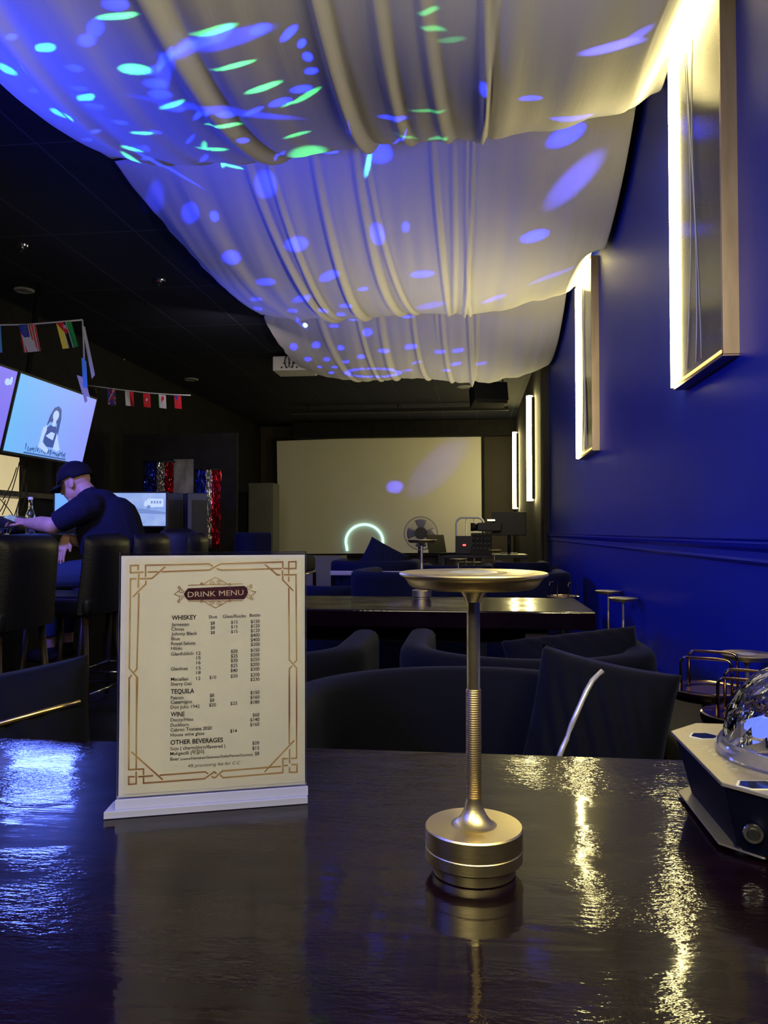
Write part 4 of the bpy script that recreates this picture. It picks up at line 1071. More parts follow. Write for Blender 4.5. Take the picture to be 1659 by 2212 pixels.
MB().tube(pts, .014, 8).tube([(-.05, 0, .1), (-.05, 0, hz)], .008, 6).tube([(.05, 0, .1), (.05, 0, hz)], .008, 6).tube([(-.17, 0, hz * .55), (.17, 0, hz * .55)], .01, 6).build('frame', M['steel'], tg)
MB().box((0, -.12, .02), (.36, .24, .012)).build('toe_plate', M['steel'], tg)
for a in (-1, 1): MB().cyl((a * .2, .04, .09), (a * .24, .04, .09), .09, seg=20).build('wheel', M['black'], tg)

# ------------------------------------------------------------------ left: bar, shelves, screens
t_ = thing('bar_counter', 'long dark bar counter along the left side, bottle and glass on it', 'bar counter', (-3.02, 4.05, 0))
MB().box((0, 0, 1.03), (.62, 3.7, .045)).build('countertop', M['wood'], t_, bevel=.005)
MB().box((-.08, 0, .505), (.40, 3.6, 1.005)).build('bar_front', M['matte'], t_)
# back bar shelving with a lit cream panel
t_ = thing('lit_back_panel', 'cream back-lit wall panel behind the bar shelves', 'light panel', (XL, 5.4, 0))
a0, a1 = onX(65, 1000, XL + .06), onX(66, 1130, XL + .06)
MB().box((.03, a0.y - 5.4 - 1.2, 1.42), (.05, 2.4, .66)).build('panel', emis('lit cream panel', (.95, .78, .42), .62, (.5, .45, .3)), t_)
t_ = thing('bar_shelf', 'dark shelf crossing the lit cream panel behind the bar', 'shelf', (XL + .2, 5.7, 0))
z_ = onX(40, 1070, XL + .2).z
MB().box((0, 0, z_), (.28, 2.6, .045)).build('board', M['darkwood'], t_)
MB().box((0, 1.13, 1.0), (.2, .5, 2.0)).build('side_panel', M['matte'], t_)
MB().cyl((.12, 1.12, .6), (.12, 1.12, 1.75), .008, seg=8).build('rail', M['chrome'], t_)
cb = MB()
for (ax, ay, bx, by, bow) in [(42, 998, 5, 1112, 4), (56, 998, 24, 1135, 5), (47, 998, 78, 1120, -6), (60, 998, 38, 1135, -5), (0, 1078, 34, 1125, 3), (62, 1100, 50, 1135, 2), (40, 1085, 37, 1140, -3), (36, 1010, 6, 1080, 3), (58, 1040, 44, 1110, 3), (12, 1080, 0, 1105, 1)]:
    pts = [onX(ax + (bx - ax) * u + bow * math.sin(u * PI), ay + (by - ay) * u, XL + .38 + .02 * bow * .1) for u in [i / 7 for i in range(8)]]; cb.tube(pts, .0042, 5)
tag(cb.build('hanging_cables', M['black']), 'tangle of thin black cables hanging in front of the lit cream panel', 'cables', kind='stuff')
p = onZ(18, 1150, 1.053)
tg = thing('counter_appliance', 'black rounded appliance on the bar left of the bottle', 'appliance', (-3.1, 4.93, 1.0525))
MB().box((0, 0, .06), (.22, .34, .12), bev=.05).build('body', M['black'], tg, sharp=60); MB().box((.112, .08, .07), (.006, .10, .05)).build('control_panel', M['grey'], tg)

def tv(label, y0, y1, zt, zb, xt, xb, picture):
    t_ = thing('wall_television', label, 'television', (xb, y0, zb), 0, 'televisions above the bar')
    L = y1 - y0; up = Vector((xt - xb, 0, zt - zb)); H = up.length; up.normalize(); n_ = up.cross(Vector((0, -1, 0))).normalized()
    if n_.x < 0: n_ = -n_
    rot_ = Matrix((Vector((0, 1, 0)), n_ * -1, up)).transposed()   # x along wall, -y faces room
    f_ = bpy.data.objects.new('tv_body', None)
    def mk(mb, name, mt):
        bmesh.ops.transform(mb.bm, matrix=rot_.to_4x4(), verts=mb.bm.verts); return mb.build(name, mt, t_, normals=False)
    b = MB().box((L / 2, .03, H / 2), (L + .03, .05, H + .03), bev=.006); bmesh.ops.recalc_face_normals(b.bm, faces=b.bm.faces); mk(b, 'casing', M['black'])
    picture(mk, L, H, t_)
    b = MB().tube([(L / 2, .06, H / 2), (L / 2, .30, H / 2 + .1), (L / 2, .42, CEIL - zb)], .025, 8); mk(b, 'mount_arm', M['black'])
    return t_
def grad_screen(name, c1, c2, s, axis=0, ln=1.2):
    m = principled(name, (.02, .02, .02), .3); t = NT(m)
    sp = t.n('ShaderNodeSeparateXYZ'); t.L.new(t.obj(), sp.inputs[0])
    f = t.math('DIVIDE', sp.outputs[axis], ln)
    t.L.new(t.ramp(f, [(0., c1), (1., c2)]), t.b.inputs['Emission Color']); t.b.inputs['Emission Strength'].default_value = s
    return m
def flat(mb, pts, y):
    mb.faces([(x, y, z) for x, z in pts], [tuple(range(len(pts)))])
def ell(cx, cy, rx, ry, n=20): return [(cx + rx * math.cos(2 * PI * i / n), cy + ry * math.sin(2 * PI * i / n)) for i in range(n)]
def pic_singer(mk, L, H, t_):
    b = MB(); b.box((L / 2, .003, H / 2), (L - .01, .004, H - .01)); mk(b, 'screen', grad_screen('tv picture blue', (.16, .50, .95), (.28, .32, .98), 1.0, 1, 1.2))
    # a long haired singer, drawn in flat shapes
    cx, s = L * .50, H
    d = MB(); flat(d, [(cx - .11, .42 * s), (cx - .09, .58 * s), (cx - .05, .70 * s), (cx + .01, .735 * s), (cx + .06, .70 * s), (cx + .085, .58 * s), (cx + .09, .35 * s), (cx + .06, .28 * s), (cx + .04, .5 * s), (cx - .07, .5 * s)], -.0010)
    flat(d, [(cx - .10, .16 * s), (cx - .11, .40 * s), (cx - .05, .46 * s), (cx + .03, .46 * s), (cx + .07, .38 * s), (cx + .06, .16 * s)], -.0011)
    mk(d, 'picture_dark_figure', emis('tv navy', (.05, .10, .38), .9))
    l = MB(); flat(l, ell(cx - .005, .60 * s, .045, .060 * s * 1.2), -.0020); flat(l, [(cx - .03, .45 * s), (cx - .03, .54 * s), (cx + .02, .54 * s), (cx + .02, .45 * s)], -.0018)
    flat(l, [(cx - .16, .14 * s), (cx - .15, .40 * s), (cx - .10, .45 * s), (cx - .09, .38 * s), (cx - .12, .22 * s), (cx + .00, .12 * s), (cx - .02, .07 * s)], -.0018)
    flat(l, [(cx - .09, .30 * s), (cx - .02, .37 * s), (cx + .04, .36 * s), (cx + .03, .26 * s), (cx - .04, .28 * s)], -.0021)
    flat(l, [(cx + .06, .14 * s), (cx + .07, .38 * s), (cx + .10, .30 * s), (cx + .17, .15 * s), (cx + .13, .12 * s)], -.0018)
    mk(l, 'picture_pale_figure', emis('tv pale', (.45, .62, 1.), 1.05))
    c_ = MB(); flat(c_, [(cx - .34, .0 * s + .012), (cx - .34, .04 * s), (cx + .30, .04 * s), (cx + .30, .012)], -.0012)
    rr = random.Random(2); x = cx - .33
    while x < cx + .28:
        h = rr.uniform(.03, .085) * s; z0 = rr.uniform(.045, .07) * s; wd = rr.uniform(.008, .016); flat(c_, [(x, z0), (x + rr.uniform(-.01, .01), z0 + h), (x + wd, z0 + h), (x + wd, z0)], -.0012)
        if rr.random() < .5: flat(c_, [(x - .01, z0 + h * .5), (x - .01, z0 + h * .5 + .008), (x + .03, z0 + h * .5 + .012), (x + .03, z0 + h * .5)], -.0013)
        x += rr.uniform(.018, .034)
    mk(c_, 'picture_caption', emis('tv caption', (.05, .14, .40), .9))
def pic_plain(mk, L, H, t_):
    b = MB(); b.box((L / 2, .003, H / 2), (L - .01, .004, H - .01)); mk(b, 'screen', grad_screen('tv picture violet', (.20, .16, .95), (.24, .20, .98), .9, 1, 1.2))
    d = MB(); flat(d, ell(L - .10, H - .10, .035, .028, 7), -.001); flat(d, ell(L - .06, H - .085, .02, .035, 6), -.001); mk(d, 'picture_logo', emis('tv pale', (.45, .62, 1.), 1.))
tv('tilted television above the bar showing a long-haired singer on pale blue', 5.50, 6.70, 2.285, 1.685, -3.42, -3.56, pic_singer)
tv('tilted violet television at the left edge, beside the one with the singer', 4.20, 5.46, 2.285, 1.685, -3.42, -3.56, pic_plain)

# monitors beyond the man
def monitor(label, pl, pr, pt, pbm, D, mat, yaw=YAW, van=False):
    a, b = atD(pl, (pt + pbm) / 2, D), atD(pr, (pt + pbm) / 2, D); c_ = (a + b) / 2; L = (b - a).length; H = (pbm - pt) / FPX * D
    t_ = thing('desktop_monitor', label, 'monitor', (c_.x, c_.y, c_.z - H / 2), yaw, 'monitors by the bar')
    MB().box((0, .02, H / 2), (L + .03, .035, H + .03), bev=.005).build('casing', M['black'], t_)
    MB().box((0, -.001, H / 2), (L, .004, H)).build('screen', mat, t_)
    if van:
        d = MB(); flat(d, [(L * .12, H * .60), (L * .12, H * .72), (L * .2, H * .84), (L * .46, H * .82), (L * .46, H * .58), (L * .2, H * .56)], -.0045)
        d.build('picture_van', emis('van pale', (.55, .7, 1.), 1.0), t_, normals=False)
        d = MB(); flat(d, [(-L * .5, H * .46), (-L * .3, H * .56), (L * .1, H * .52), (L * .5, H * .42), (L * .5, H * .36), (-L * .5, H * .40)], -.0040)
        for k in range(4): flat(d, [(L * (.24 + .05 * k), H * .68), (L * (.24 + .05 * k), H * .76), (L * (.27 + .05 * k), H * .76), (L * (.27 + .05 * k), H * .68)], -.005)
        flat(d, ell(L * .2, H * .57, .02, .02, 12), -.005)
        d.build('picture_road', emis('road grey', (.22, .34, .75), .8), t_, normals=False)
    MB().box((0, .03, -.05), (.05, .03, .12)).box((0, .03, -.11), (.25, .18, .012)).build('stand', M['black'], t_)
    return c_, L, H
mm = principled('monitor picture', (.02, .02, .02), .3); t = NT(mm)
t.L.new(t.ramp(t.noise(t.obj(), 9, 4), [(.3, (.26, .42, .90)), (.7, (.42, .56, .98))]), t.b.inputs['Emission Color']); t.b.inputs['Emission Strength'].default_value = .85
c1, L1, H1 = monitor('wide pale blue monitor behind the seated man, showing a van on a road', 236, 358, 1065, 1136, 7.35, mm, van=True)
c2, L2, H2 = monitor('bright blue monitor half hidden by the face of the seated man', 121, 185, 1055, 1112, 6.6, emis('cyan screen', (.16, .42, 1), 1.0), yaw=R(20))
for cc, LL, HH, lab in ((c1, L1, H1, 'dark counter under the wide pale monitor'), (c2, L2, H2, 'dark counter under the half-hidden blue monitor')):
    zt = cc.z - HH / 2 - .117; t_ = thing('work_counter', lab, 'counter', (cc.x, cc.y + .05, 0)); MB().box((0, 0, zt - .02), (.85, .45, .04)).build('top', M['black'], t_); MB().box((0, .05, (zt - .04) / 2), (.75, .3, zt - .04)).build('base', M['matte'], t_)

# blue-black tall loudspeakers
for px0, px1, pt, pbm, D, lab in [(359, 381, 1066, 1112, 8.3, 'smaller dark loudspeaker box right of the pale monitor'), (402, 441, 1066, 1150, 7.9, 'taller dark loudspeaker box left of the red tinsel')]:
    a, b = atD(px0, pbm, D), atD(px1, pt, D); t_ = thing('floor_loudspeaker', lab, 'loudspeaker', ((a.x + b.x) / 2, a.y, 0), YAW + R(25))
    MB().box((0, 0, b.z / 2), (.20, .26, b.z), bev=.01).build('cabinet', principled('blue black laminate', (.02, .03, .10), .35), t_); MB().box((.02, -.135, b.z * .55), (.15, .012, b.z * .8)).build('grille', M['black'], t_)

# grey door-like cabinet left of the screen
p = atD(563, 1115, 12.5); hh = atD(563, 1043, 12.5).z
t_ = thing('tall_cabinet', 'tall grey cabinet standing left of the projection screen', 'cabinet', (p.x, p.y, 0))
MB().box((0, .2, hh / 2), (.42, .4, hh)).build('body', M['grey'], t_, bevel=.008); MB().box((0, -.01, hh / 2), (.38, .015, hh - .08)).build('door', M['grey'], t_, bevel=.003)
t_ = thing('tall_speaker_case', 'black case in front of the left half of the tall grey cabinet', 'case', (p.x - .33, p.y + .1, 0)); MB().box((0, 0, hh * .46), (.18, .3, hh * .92), bev=.01).build('case_body', M['matte'], t_)

# tinsel curtains and poster at the back left
def tinsel(label, px0, px1, pt, pbm, D, bands):
    a, b = onY(px0, pt, D), onY(px1, pbm, D); W2 = b.x - a.x; Hh = a.z - b.z
    t_ = thing('tinsel_curtain', label, 'tinsel curtain', (a.x, a.y, b.z), 0, 'foil tinsel curtains')
    MB().tube([(-.02, 0, Hh), (W2 + .02, 0, Hh)], .012, 6).build('rod', M['black'], t_)
    rr = random.Random(px0)
    for bi, (u0, u1, col, nm) in enumerate(bands):
        mb = MB(); ns = 26
        for i in range(ns):
            x = W2 * (u0 + (u1 - u0) * i / ns); pts = []; seg = 14
            vs = []
            for j in range(seg + 1):
                z = Hh * (1 - j / seg * (.8 + .2 * rr.random() if j == seg else 1)); tw = rr.uniform(0, PI); wd = .006
                xx = x + .008 * math.sin(j * 1.1 + i); yy = .012 * math.sin(j * 1.7 + i * 2.3)
                vs += [(xx - wd * math.cos(tw), yy - wd * math.sin(tw), z), (xx + wd * math.cos(tw), yy + wd * math.sin(tw), z)]
            mb.faces(vs, [(2 * j, 2 * j + 1, 2 * j + 3, 2 * j + 2) for j in range(seg)])
        mb.build(nm, principled('foil ' + nm, col, .18, metal=.9), t_, normals=False)
tinsel('blue white and red tinsel curtain left of the dim poster', 314, 374, 998, 1068, 8.50, [(0, .42, (.05, .08, .6), 'blue_strands'), (.42, .72, (.75, .72, .65), 'silver_strands'), (.72, 1, (.7, .03, .06), 'red_strands')])
tinsel('tinsel curtain with a long red strip, right of the tall loudspeaker box', 424, 476, 1015, 1188, 8.50, [(0, .4, (.05, .08, .6), 'blue_strands'), (.4, .64, (.75, .72, .65), 'silver_strands'), (.64, 1, (.8, .02, .05), 'red_strands')])
a, b = onY(375, 992, 8.50), onY(417, 1066, 8.50)
t_ = thing('wall_poster', 'dim grey poster hanging between the two tinsel curtains', 'poster', (a.x, a.y, b.z))
MB().box(((b.x - a.x) / 2, .01, (a.z - b.z) / 2), (b.x - a.x, .01, a.z - b.z)).build('sheet', mat_noisy('poster print', (.10, .10, .09), (.30, .29, .26), 5, .6, 0, (2, 2, .8)), t_)
t_ = thing('folding_screen', 'dark partition panels holding the tinsel curtains and poster', 'partition', (a.x, a.y + .055, 0)); MB().box((.06, 0, 1.10), (1.36, .06, 2.2)).build('panel', M['matte'], t_)
area('tinsel_fill', (-2.2, 6.9, 2.9), (a.x + .2, a.y, 1.3), .2, 6, (1, .85, .8))  # added light on the tinsel and poster, no fixture there

# ------------------------------------------------------------------ bar stools and the round backed chair
def bar_stool(label, loc, rz, w=.46):
    t_ = thing('bar_stool', label, 'bar stool', loc, rz, 'black leather bar stools')
    # back is on local +y side, sitter faces -y
    mb = MB(); NXs, NZs = 18, 12; vs = []; fs = []
    for side in (0, 1):
        b0 = len(vs)
        for j in range(NZs + 1):
            for i in range(NXs + 1):
                u, v = i / NXs * 2 - 1, j / NZs
                th = .050 * (1 - abs(u) ** 6) ** .5 * (1 - max(0, v * 2 - 1) ** 8) ** .5 + .003
                x = u * w / 2 * (1 - .05 * v); y = .20 + .035 * v - .055 * u * u + (th if side else -th * .6); z = .64 + .42 * v + (.0 if v < 1 else .0) - .012 * abs(u) ** 3 * v
                vs.append((x, y, z))
        for j in range(NZs):
            for i in range(NXs): q_ = b0 + j * (NXs + 1) + i; fs.append((q_, q_ + 1, q_ + NXs + 2, q_ + NXs + 1))
    N1 = (NXs + 1) * (NZs + 1)
    for i in range(NXs): fs.append((i, i + 1, N1 + i + 1, N1 + i)); t0 = NZs * (NXs + 1) + i; fs.append((t0, t0 + 1, N1 + t0 + 1, N1 + t0))
    for j in range(NZs):
        for e in (0, NXs): t0 = j * (NXs + 1) + e; fs.append((t0, t0 + NXs + 1, N1 + t0 + NXs + 1, N1 + t0))
    mb.faces(vs, fs, True); mb.build('backrest', M['leather'], t_, sharp=70)
    MB().box((0, -.01, .68), (w - .02, .44, .11), bev=.035).build('seat', M['leather'], t_, sharp=60)
    for a in (-1, 1):
        for b in (-1, 1): MB().cyl((a * .17, b * .16, .63), (a * .21, b * .20, 0), .017, .013, 10).build('leg', M['darkwood'], t_)
    MB().tube([(-.195, -.185, .22), (.195, -.185, .22), (.195, .185, .22), (-.195, .185, .22)], .009, 6, True).build('foot_ring', M['chrome'], t_)
    return t_
st = bar_stool('black leather bar stool at the left edge, nearest of the row', (-2.20, 3.30, 0), -PI / 2 + 0)
st.rotation_euler = (0, 0, -PI / 2)
dup(st, (-2.16, 3.98, 0), -PI / 2, 'black leather bar stool standing in front of the seated man')
dup(st, (-2.20, 4.66, 0), -PI / 2, 'black leather bar stool the man in the cap is sitting on')
dup(st, (-2.18, 5.36, 0), -PI / 2 + .2, 'black leather bar stool just beyond the seated man')
p = atD(362, 1140, 6.7)
ch = thing('leather_armchair', 'black leather chair with a broad rounded stitched back, above the menu', 'chair', (p.x, p.y + .1, 0), PI + YAW)
mb = MB(); vs = []; fs = []; NXs, NZs = 20, 14; hz = p.z
for side in (0, 1):
    b0 = len(vs)
    for j in range(NZs + 1):
        v = j / NZs
        for i in range(NXs + 1):
            u = i / NXs * 2 - 1; wv = .225 * (1 - .30 * v ** 6) ; th = .055 * (1 - abs(u) ** 5) ** .5 * (1 - v ** 7) ** .5 + .003
            vs.append((u * wv, -.20 - .02 * v + .04 * u * u + (-th if side else th * .6), .45 + (hz - .45) * v - .035 * abs(u) ** 4 * v))
    for j in range(NZs):
        for i in range(NXs): q_ = b0 + j * (NXs + 1) + i; fs.append((q_, q_ + 1, q_ + NXs + 2, q_ + NXs + 1))
N1 = (NXs + 1) * (NZs + 1)
for i in range(NXs): fs.append((i, i + 1, N1 + i + 1, N1 + i)); t0 = NZs * (NXs + 1) + i; fs.append((t0, t0 + 1, N1 + t0 + 1, N1 + t0))
for j in range(NZs):
    for e in (0, NXs): t0 = j * (NXs + 1) + e; fs.append((t0, t0 + NXs + 1, N1 + t0 + NXs + 1, N1 + t0))
bmesh.ops.rotate(mb.bm, verts=[], cent=(0, 0, 0), matrix=Matrix.Identity(3))
mb.faces(vs, fs, True); mb.build('backrest', M['leather'], ch, sharp=70)
mb = MB().tube([(-.12, .262 * -1 + .0, hz - .02), (-.02, -.283, hz - .12), (.03, -.283, hz - .24)], .004, 5).tube([(.12, -.262, hz - .03), (.06, -.28, hz - .14), (.03, -.283, hz - .24)], .004, 5); mb.build('seam', M['black'], ch)
MB().box((0, 0, .42), (.44, .44, .12), bev=.04).build('seat', M['leather'], ch, sharp=60)
MB().cyl((0, 0, .06), (0, 0, .37), .03, seg=12).build('column', M['chrome'], ch)
mb = MB()
for k in range(5): a = 2 * PI * k / 5; mb.cyl((0, 0, .08), (.28 * math.cos(a), .28 * math.sin(a), .03), .018, .012, 8)
mb.build('star_base', M['black'], ch)
tub_chair('navy chair with rounded back, left of the tall grey cabinet', (atD(520, 1165, 7.4).x, atD(520, 1165, 7.4).y), PI * .85, .26, .3, atD(520, 1150, 7.4).z, th=.05, mat='velvetb', group=GF, trim=False)

# ------------------------------------------------------------------ seated man
def capsule(mb, pts, rad, seg=14):
    for (a, ra), (b, rb) in zip(zip(pts, rad), list(zip(pts, rad))[1:]): mb.cyl(a, b, ra, rb, seg)
    for a, ra in zip(pts, rad): mb.sphere(a, ra, 14)
man = thing('person', 'man in a dark cap and navy T-shirt bent over the bar, holding a phone', 'person', (-2.24, 4.62, 0))
O_ = Vector((2.24, -4.62, 0))
def v(x, y, z): return Vector((x, y, z)) + O_
hd = v(-2.50, 4.62, 1.375)
HR = Matrix.Rotation(R(-24), 3, 'Y')      # head pitched forward (towards -x)
def hp(x, y, z): return hd + HR @ Vector((x, y, z))
b = MB()
capsule(b, [v(-2.24, 4.62, .83), v(-2.28, 4.62, .98), v(-2.31, 4.62, 1.12), v(-2.34, 4.62, 1.22)], [.135, .140, .150, .115])
capsule(b, [v(-2.33, 4.45, 1.22), v(-2.33, 4.79, 1.22)], [.068, .068])
capsule(b, [v(-2.35, 4.62, 1.25), v(-2.42, 4.62, 1.31), hp(.035, 0, -.05)], [.072, .062, .060])
# head
b.sphere(hp(.01, 0, .03), .098, 24, (1.0, .78, 1.02)); b.sphere(hp(-.025, 0, -.03), .075, 20, (.92, .78, 1.05)); b.sphere(hp(-.05, 0, -.085), .036, 16, (1, 1.05, .8))
b.sphere(hp(-.098, 0, -.018), .016, 12, (1.1, .75, 1.2)); b.cyl(hp(-.085, 0, .02), hp(-.103, 0, -.022), .008, .013, 12)
for s in (-1, 1):
    b.sphere(hp(.012, s * .078, -.012), .026, 14, (.75, .35, 1.2)); b.sphere(hp(-.082, s * .03, .018), .014, 10, (.7, 1.2, .6)); b.sphere(hp(-.078, s * .012, -.056), .013, 10, (.8, 1.4, .5))
# left (near) arm to the phone, right arm bent to the lap edge
capsule(b, [v(-2.34, 4.42, 1.21), v(-2.50, 4.38, 1.115), v(-2.52, 4.38, 1.105)], [.060, .046, .044])
capsule(b, [v(-2.52, 4.38, 1.105), v(-2.62, 4.44, 1.115), v(-2.735, 4.50, 1.120)], [.052, .049, .032])
capsule(b, [v(-2.34, 4.81, 1.21), v(-2.42, 4.84, 1.06), v(-2.46, 4.78, .98)], [.060, .046, .044])
capsule(b, [v(-2.46, 4.78, .98), v(-2.50, 4.62, 1.01), v(-2.50, 4.53, 1.03)], [.044, .036, .027])
def hand(base, d, up, spread, curl=.5, L=1.):
    d = d.normalized(); up = up.normalized(); sd = d.cross(up).normalized()
    for k in range(5):
        q_ = base + d * (.018 * k); b.sphere(q_, .026, 12, (1, 1, 1) if k == 0 else (.95, .95, .95))
    for s_ in (-1, 0, 1): b.cyl(base + sd * .02 * s_, base + d * .085 + sd * .027 * s_, .015, .013, 8)
    for i, (off, ln) in enumerate([(-.033, .068), (-.011, .078), (.011, .074), (.032, .058)]):
        p_ = base + d * .082 + sd * off; dd = (d + sd * off * spread * 6).normalized(); q_ = p_; r_ = .0095
        for j, f_ in enumerate((.42, .32, .26)):
            dd = (dd - up * curl * (.55 if j else .25)).normalized(); nq = q_ + dd * ln * f_ * 1.05; b.cyl(q_, nq, r_, r_ * .92, 8); b.sphere(q_, r_, 8); r_ *= .92; q_ = nq
        b.sphere(q_, r_, 8)
    p_ = base + d * .025 - sd * .025; q_ = p_ + (d * .7 - sd * .8 - up * .2).normalized() * .04; z_ = q_ + (d - up * .3).normalized() * .03
    b.cyl(p_, q_, .014, .011, 8); b.cyl(q_, z_, .011, .009, 8); b.sphere(q_, .011, 8); b.sphere(z_, .009, 8)
hand(v(-2.755, 4.51, 1.125), Vector((-1, .25, .15)), Vector((.1, -.3, 1)), .3, .9)
hand(v(-2.50, 4.515, 1.03), Vector((-.15, -.35, -.9)), Vector((-.3, -1, .3)), .2, .35)
# lower legs and ankles
for s, yy in ((-1, 4.52), (1, 4.74)): capsule(b, [v(-2.24, yy, .82), v(-2.62, yy - .02, .80), v(-2.60, yy - .02, .34)], [.09, .062, .04])
b.build('body', M['skin'], man, remesh=.0055)
# shirt
s_ = MB()
capsule(s_, [v(-2.22, 4.62, .82), v(-2.27, 4.62, .96), v(-2.30, 4.62, 1.10), v(-2.33, 4.62, 1.20)], [.168, .172, .178, .140])
capsule(s_, [v(-2.20, 4.62, 1.0), v(-2.24, 4.62, 1.13)], [.165, .165])
capsule(s_, [v(-2.32, 4.45, 1.215), v(-2.32, 4.79, 1.215)], [.088, .088]); capsule(s_, [v(-2.355, 4.62, 1.235), v(-2.405, 4.62, 1.285)], [.10, .076])
s_.sphere(v(-2.34, 4.41, 1.205), .085, 16); s_.sphere(v(-2.34, 4.83, 1.205), .085, 16)
for a_, b_ in ((v(-2.34, 4.41, 1.205), v(-2.485, 4.385, 1.120)), (v(-2.34, 4.83, 1.205), v(-2.42, 4.85, 1.06))): s_.cyl(a_, b_, .084, .067, 20)
s_.build('shirt', M['shirt'], man, remesh=.008)
j_ = MB()
capsule(j_, [v(-2.20, 4.53, .815), v(-2.20, 4.71, .815)], [.135, .135])
for yy in (4.52, 4.74):
    capsule(j_, [v(-2.24, yy, .815), v(-2.62, yy - .02, .79)], [.105, .080]); j_.cyl(v(-2.62, yy - .02, .79), v(-2.60, yy - .02, .42), .080, .056, 18); j_.sphere(v(-2.62, yy - .02, .79), .080, 16)
j_.build('jeans', M['denim'], man, remesh=.009)
for yy in (4.50, 4.72):
    MB().sphere(v(-2.65, yy, .30), .05, 16, (2.4, .95, .9)).sphere(v(-2.60, yy, .33), .05, 14).build('shoe', M['matte'], man, remesh=.008)
# cap
c_ = MB(); tb = bmesh.new(); bmesh.ops.create_uvsphere(tb, u_segments=32, v_segments=20, radius=.112)
for vv_ in list(tb.verts):
    if vv_.co.z < (-.034 if vv_.co.x > .0 else -.012): tb.verts.remove(vv_)
for vv_ in tb.verts: vv_.co = hp(.012 + vv_.co.x * 1.02, vv_.co.y * .86, .030 + vv_.co.z * 1.0)
c_.merge(tb, smooth=True)
crown = c_.build('cap_crown', M['cap'], man); crown.modifiers.new('s', 'SOLIDIFY').thickness = .004
vs = []; fs = []
for i in range(13):
    a = PI - 1.15 + 2.3 * i / 12
    for j in range(5):
        r_ = .100 + .078 * j / 4 * math.cos((i - 6) / 6 * .9) ** .6
        p_ = hp(.012 + r_ * math.cos(a), r_ * math.sin(a) * .86, .028 - .018 * j / 4 - .5 * (r_ * math.sin(a)) ** 2 * (1 + j / 4)); vs.append(tuple(p_))
for i in range(12):
    for j in range(4): a = i * 5 + j; fs.append((a, a + 1, a + 6, a + 5))
br = MB().faces(vs, fs, True).build('cap_brim', M['cap'], man); br.modifiers.new('s', 'SOLIDIFY').thickness = .004
# phone in the hand, bottle, glass
p = v(-2.86, 4.52, 1.15) - O_
tag(MB().box((p.x, p.y, p.z), (.075, .15, .008), Matrix.Rotation(R(25), 3, 'Y') @ Matrix.Rotation(R(20), 3, 'Z'), bev=.002).build('mobile_phone', M['chrome']), 'thin mobile phone held by the man at the bar', 'phone')
p = onX(70, 1145, -2.86)
bt = thing('beer_bottle', 'clear glass bottle with pale liquid standing on the bar by the man', 'bottle', (-2.86, 4.72, 1.0525))
MB().lathe([(0, .002), (.029, 0), (.031, .004), (.031, .110), (.028, .130), (.017, .160), (.0135, .175), (.0125, .225), (.0145, .228), (.0145, .236), (.011, .237), (.010, .225), (.012, .17), (.027, .125), (.028, .006), (0, .006)], seg=28).build('glass_body', M['glass'], bt, sharp=50)
MB().lathe([(0, .008), (.027, .008), (.027, .105), (0, .105)], seg=24).build('label_band', principled('pale label', (.55, .6, .7), .4), bt, sharp=40)
MB().lathe([(0, .236), (.016, .234), (.016, .224), (.0155, .242), (0, .244)], seg=20).build('bottle_cap', M['steel'], bt, sharp=40)
gl_ = thing('glass_ashtray', 'small cut glass dish on the bar left of the bottle', 'glass dish', (-2.82, 4.36, 1.0525))
MB().lathe([(0, 0), (.040, 0), (.052, .035), (.048, .036), (.037, .006), (0, .006)], seg=16).build('dish', M['glass'], gl_, sharp=20)

# ------------------------------------------------------------------ strings of flags
W1, R1, B1, G1, Y1, K1 = colr('flag white', (.5, .5, .55)), colr('flag red', (.55, .02, .04)), colr('flag blue', (.03, .06, .35)), colr('flag green', (.02, .28, .08)), colr('flag yellow', (.75, .65, .10)), colr('flag black', (.01, .01, .012))
SKY = colr('flag sky', (.10, .35, .85))
FM = [W1, R1, B1, G1, Y1, K1, SKY]
def flag_mesh(par, D, tl, tr, br, bl, rects):
    """flag seen as a quad given by its four pixel corners at distance D; rects = [(material, polygon in unit square u right, v down)]"""
    q = [atD(*c, D) for c in (tl, tr, br, bl)]
    def P_(u, v_, off=0.): a = q[0].lerp(q[1], u); b = q[3].lerp(q[2], u); return a.lerp(b, v_) - FW * off + FW * (.006 * math.sin(u * 7 + v_ * 4))
    mb = MB()
    for i, (mi, poly) in enumerate(rects):
        mb.m(mi); pts = [P_(u, v_, .0006 * (i + 1)) - par.location for u, v_ in poly]
        # split tall shapes so the cloth ripples
        mb.faces([tuple(x) for x in pts], [tuple(range(len(pts)))])
    return mb.build('flag', FM, par, normals=False)
rect = lambda a, b, c, d: [(a, b), (c, b), (c, d), (a, d)]
def bunting(label, D, string, flags):
    p0 = atD(*string[0], D); t_ = thing('flag_bunting', label, 'bunting', p0, 0, 'strings of small national flags')
    MB().tube([atD(x, y, D) - p0 for x, y in string], .006, 6).build('string', W1, t_)
    for e in string[:1]:
        q_ = atD(*e, D) - p0; MB().cyl(q_, (q_.x, q_.y, CEIL - p0.z), .0015, seg=6).build('hanging_thread', M['black'], t_)
    for f_ in flags: flag_mesh(t_, D, *f_)
us = [(0, rect(0, 0, 1, 1))] + [(1, rect(i * 2 / 13, 0, (i * 2 + 1) / 13, 1)) for i in range(7)] + [(2, rect(0, 0, .54, .46))]
rr = random.Random(1)
us += [(0, ell(.06 + .095 * i + (.04 if j % 2 else 0), .05 + .085 * j, .016, .014, 5)) for i in range(5) for j in range(5)]
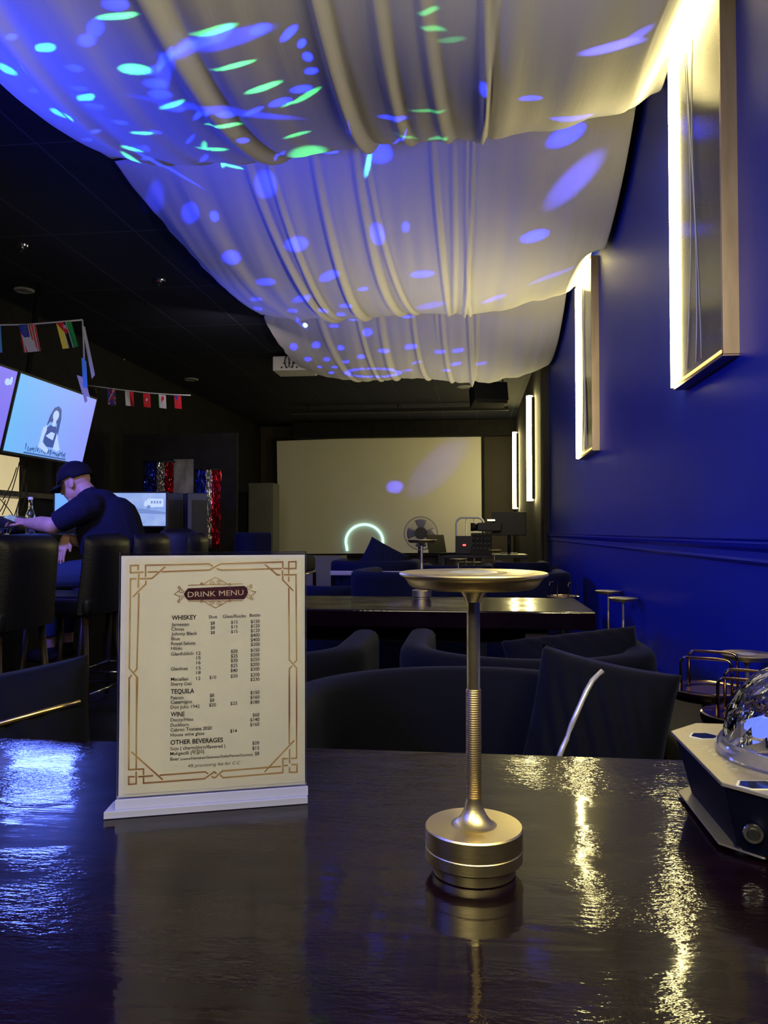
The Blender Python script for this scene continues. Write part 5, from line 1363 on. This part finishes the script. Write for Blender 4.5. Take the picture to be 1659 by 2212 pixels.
mz = [(4, rect(0, 0, .34, 1)), (0, rect(.34, 0, .40, 1)), (5, rect(.40, 0, .62, 1)), (0, rect(.62, 0, .68, 1)), (3, rect(.68, 0, 1, 1)), (1, [(0, 0), (1, 0), (.5, .48)]), (0, [(.5, .05), (.55, .14), (.66, .15), (.57, .2), (.62, .3), (.5, .23), (.4, .3), (.44, .2), (.34, .15), (.46, .14)])]
bunting('string of flags along the ceiling at the left, with the stars and stripes', 5.4, [(-40, 700), (0, 702), (60, 701), (120, 696), (178, 691)],
        [((-30, 704), (1, 704), (6, 762), (-25, 762), [(6, rect(0, 0, 1, 1)), (0, rect(.2, .3, .5, .7))]), ((41, 702), (76, 700), (89, 759), (52, 762), us), ((121, 697), (154, 695), (170, 749), (136, 754), mz)])
p0 = atD(178, 691, 5.4)
t_ = thing('flag_bunting', 'crumpled end of the flag string hanging straight down over the television', 'bunting', p0, 0, 'strings of small national flags')
MB().tube([atD(x, y, 5.4) - p0 for x, y in [(178, 691), (180, 730), (182, 780), (184, 820), (190, 850)]], .006, 6).build('string', W1, t_)
flag_mesh(t_, 5.38, (177, 705), (183, 705), (206, 810), (199, 819), [(0, rect(0, 0, 1, 1)), (6, rect(.3, .2, .8, .7)), (1, rect(0, .4, .25, .6))])
flag_mesh(t_, 5.37, (166, 810), (180, 815), (196, 860), (178, 850), [(0, rect(0, 0, 1, 1)), (6, rect(.1, .1, .9, .4)), (2, rect(.2, .6, .8, .7))])
flag_mesh(t_, 5.36, (176, 772), (186, 780), (190, 838), (180, 836), [(6, rect(0, 0, 1, 1)), (0, rect(.1, .5, .9, .8))])
flag_mesh(t_, 5.36, (174, 832), (181, 830), (190, 866), (184, 871), [(0, rect(0, 0, 1, 1))])
uk = [(2, rect(0, 0, 1, 1)), (0, [(0, 0), (.18, 0), (1, .85), (1, 1), (.82, 1), (0, .15)]), (0, [(1, 0), (.82, 0), (0, .85), (0, 1), (.18, 1), (1, .15)]), (1, [(0, 0), (.08, 0), (1, .93), (1, 1), (.92, 1), (0, .07)]), (1, [(1, 0), (.92, 0), (0, .93), (0, 1), (.08, 1), (1, .07)]),
      (0, rect(.33, 0, .67, 1)), (0, rect(0, .38, 1, .62)), (1, rect(.41, 0, .59, 1)), (1, rect(0, .43, 1, .57))]
def fl(x0, x1, y0, y1, rects, lean=2): return ((x0, y0), (x1, y0 + 2), (x1 + lean, y1 + 2), (x0 + lean, y1), rects)
bunting('dim farther string of flags right of the television, with the Union flag', 7.6, [(186, 832), (215, 836), (260, 842), (320, 849), (380, 853), (412, 854)],
        [fl(191, 207, 837, 868, [(5, rect(0, 0, 1, 1)), (4, [(0, 1), (1, 0), (1, .3), (.3, 1)]), (1, [(.5, 1), (1, .5), (1, 1)])]), fl(231, 249, 838, 874, uk), fl(270, 288, 843, 876, [(0, rect(0, 0, .55, 1)), (1, rect(.55, 0, 1, 1))]),
         fl(309, 324, 847, 879, [(1, rect(0, 0, 1, 1)), (3, rect(.25, .25, .75, .8)), (0, ell(.5, .5, .15, .1, 8))]), fl(342, 358, 849, 881, [(0, rect(0, 0, 1, 1)), (3, rect(0, 0, .25, 1)), (1, ell(.6, .5, .2, .35, 9))]),
         fl(376, 391, 852, 882, [(1, rect(0, 0, 1, 1)), (2, rect(0, 0, .5, .45)), (0, ell(.25, .15, .14, .10, 8)), (0, ell(.25, .33, .1, .06, 8))])])
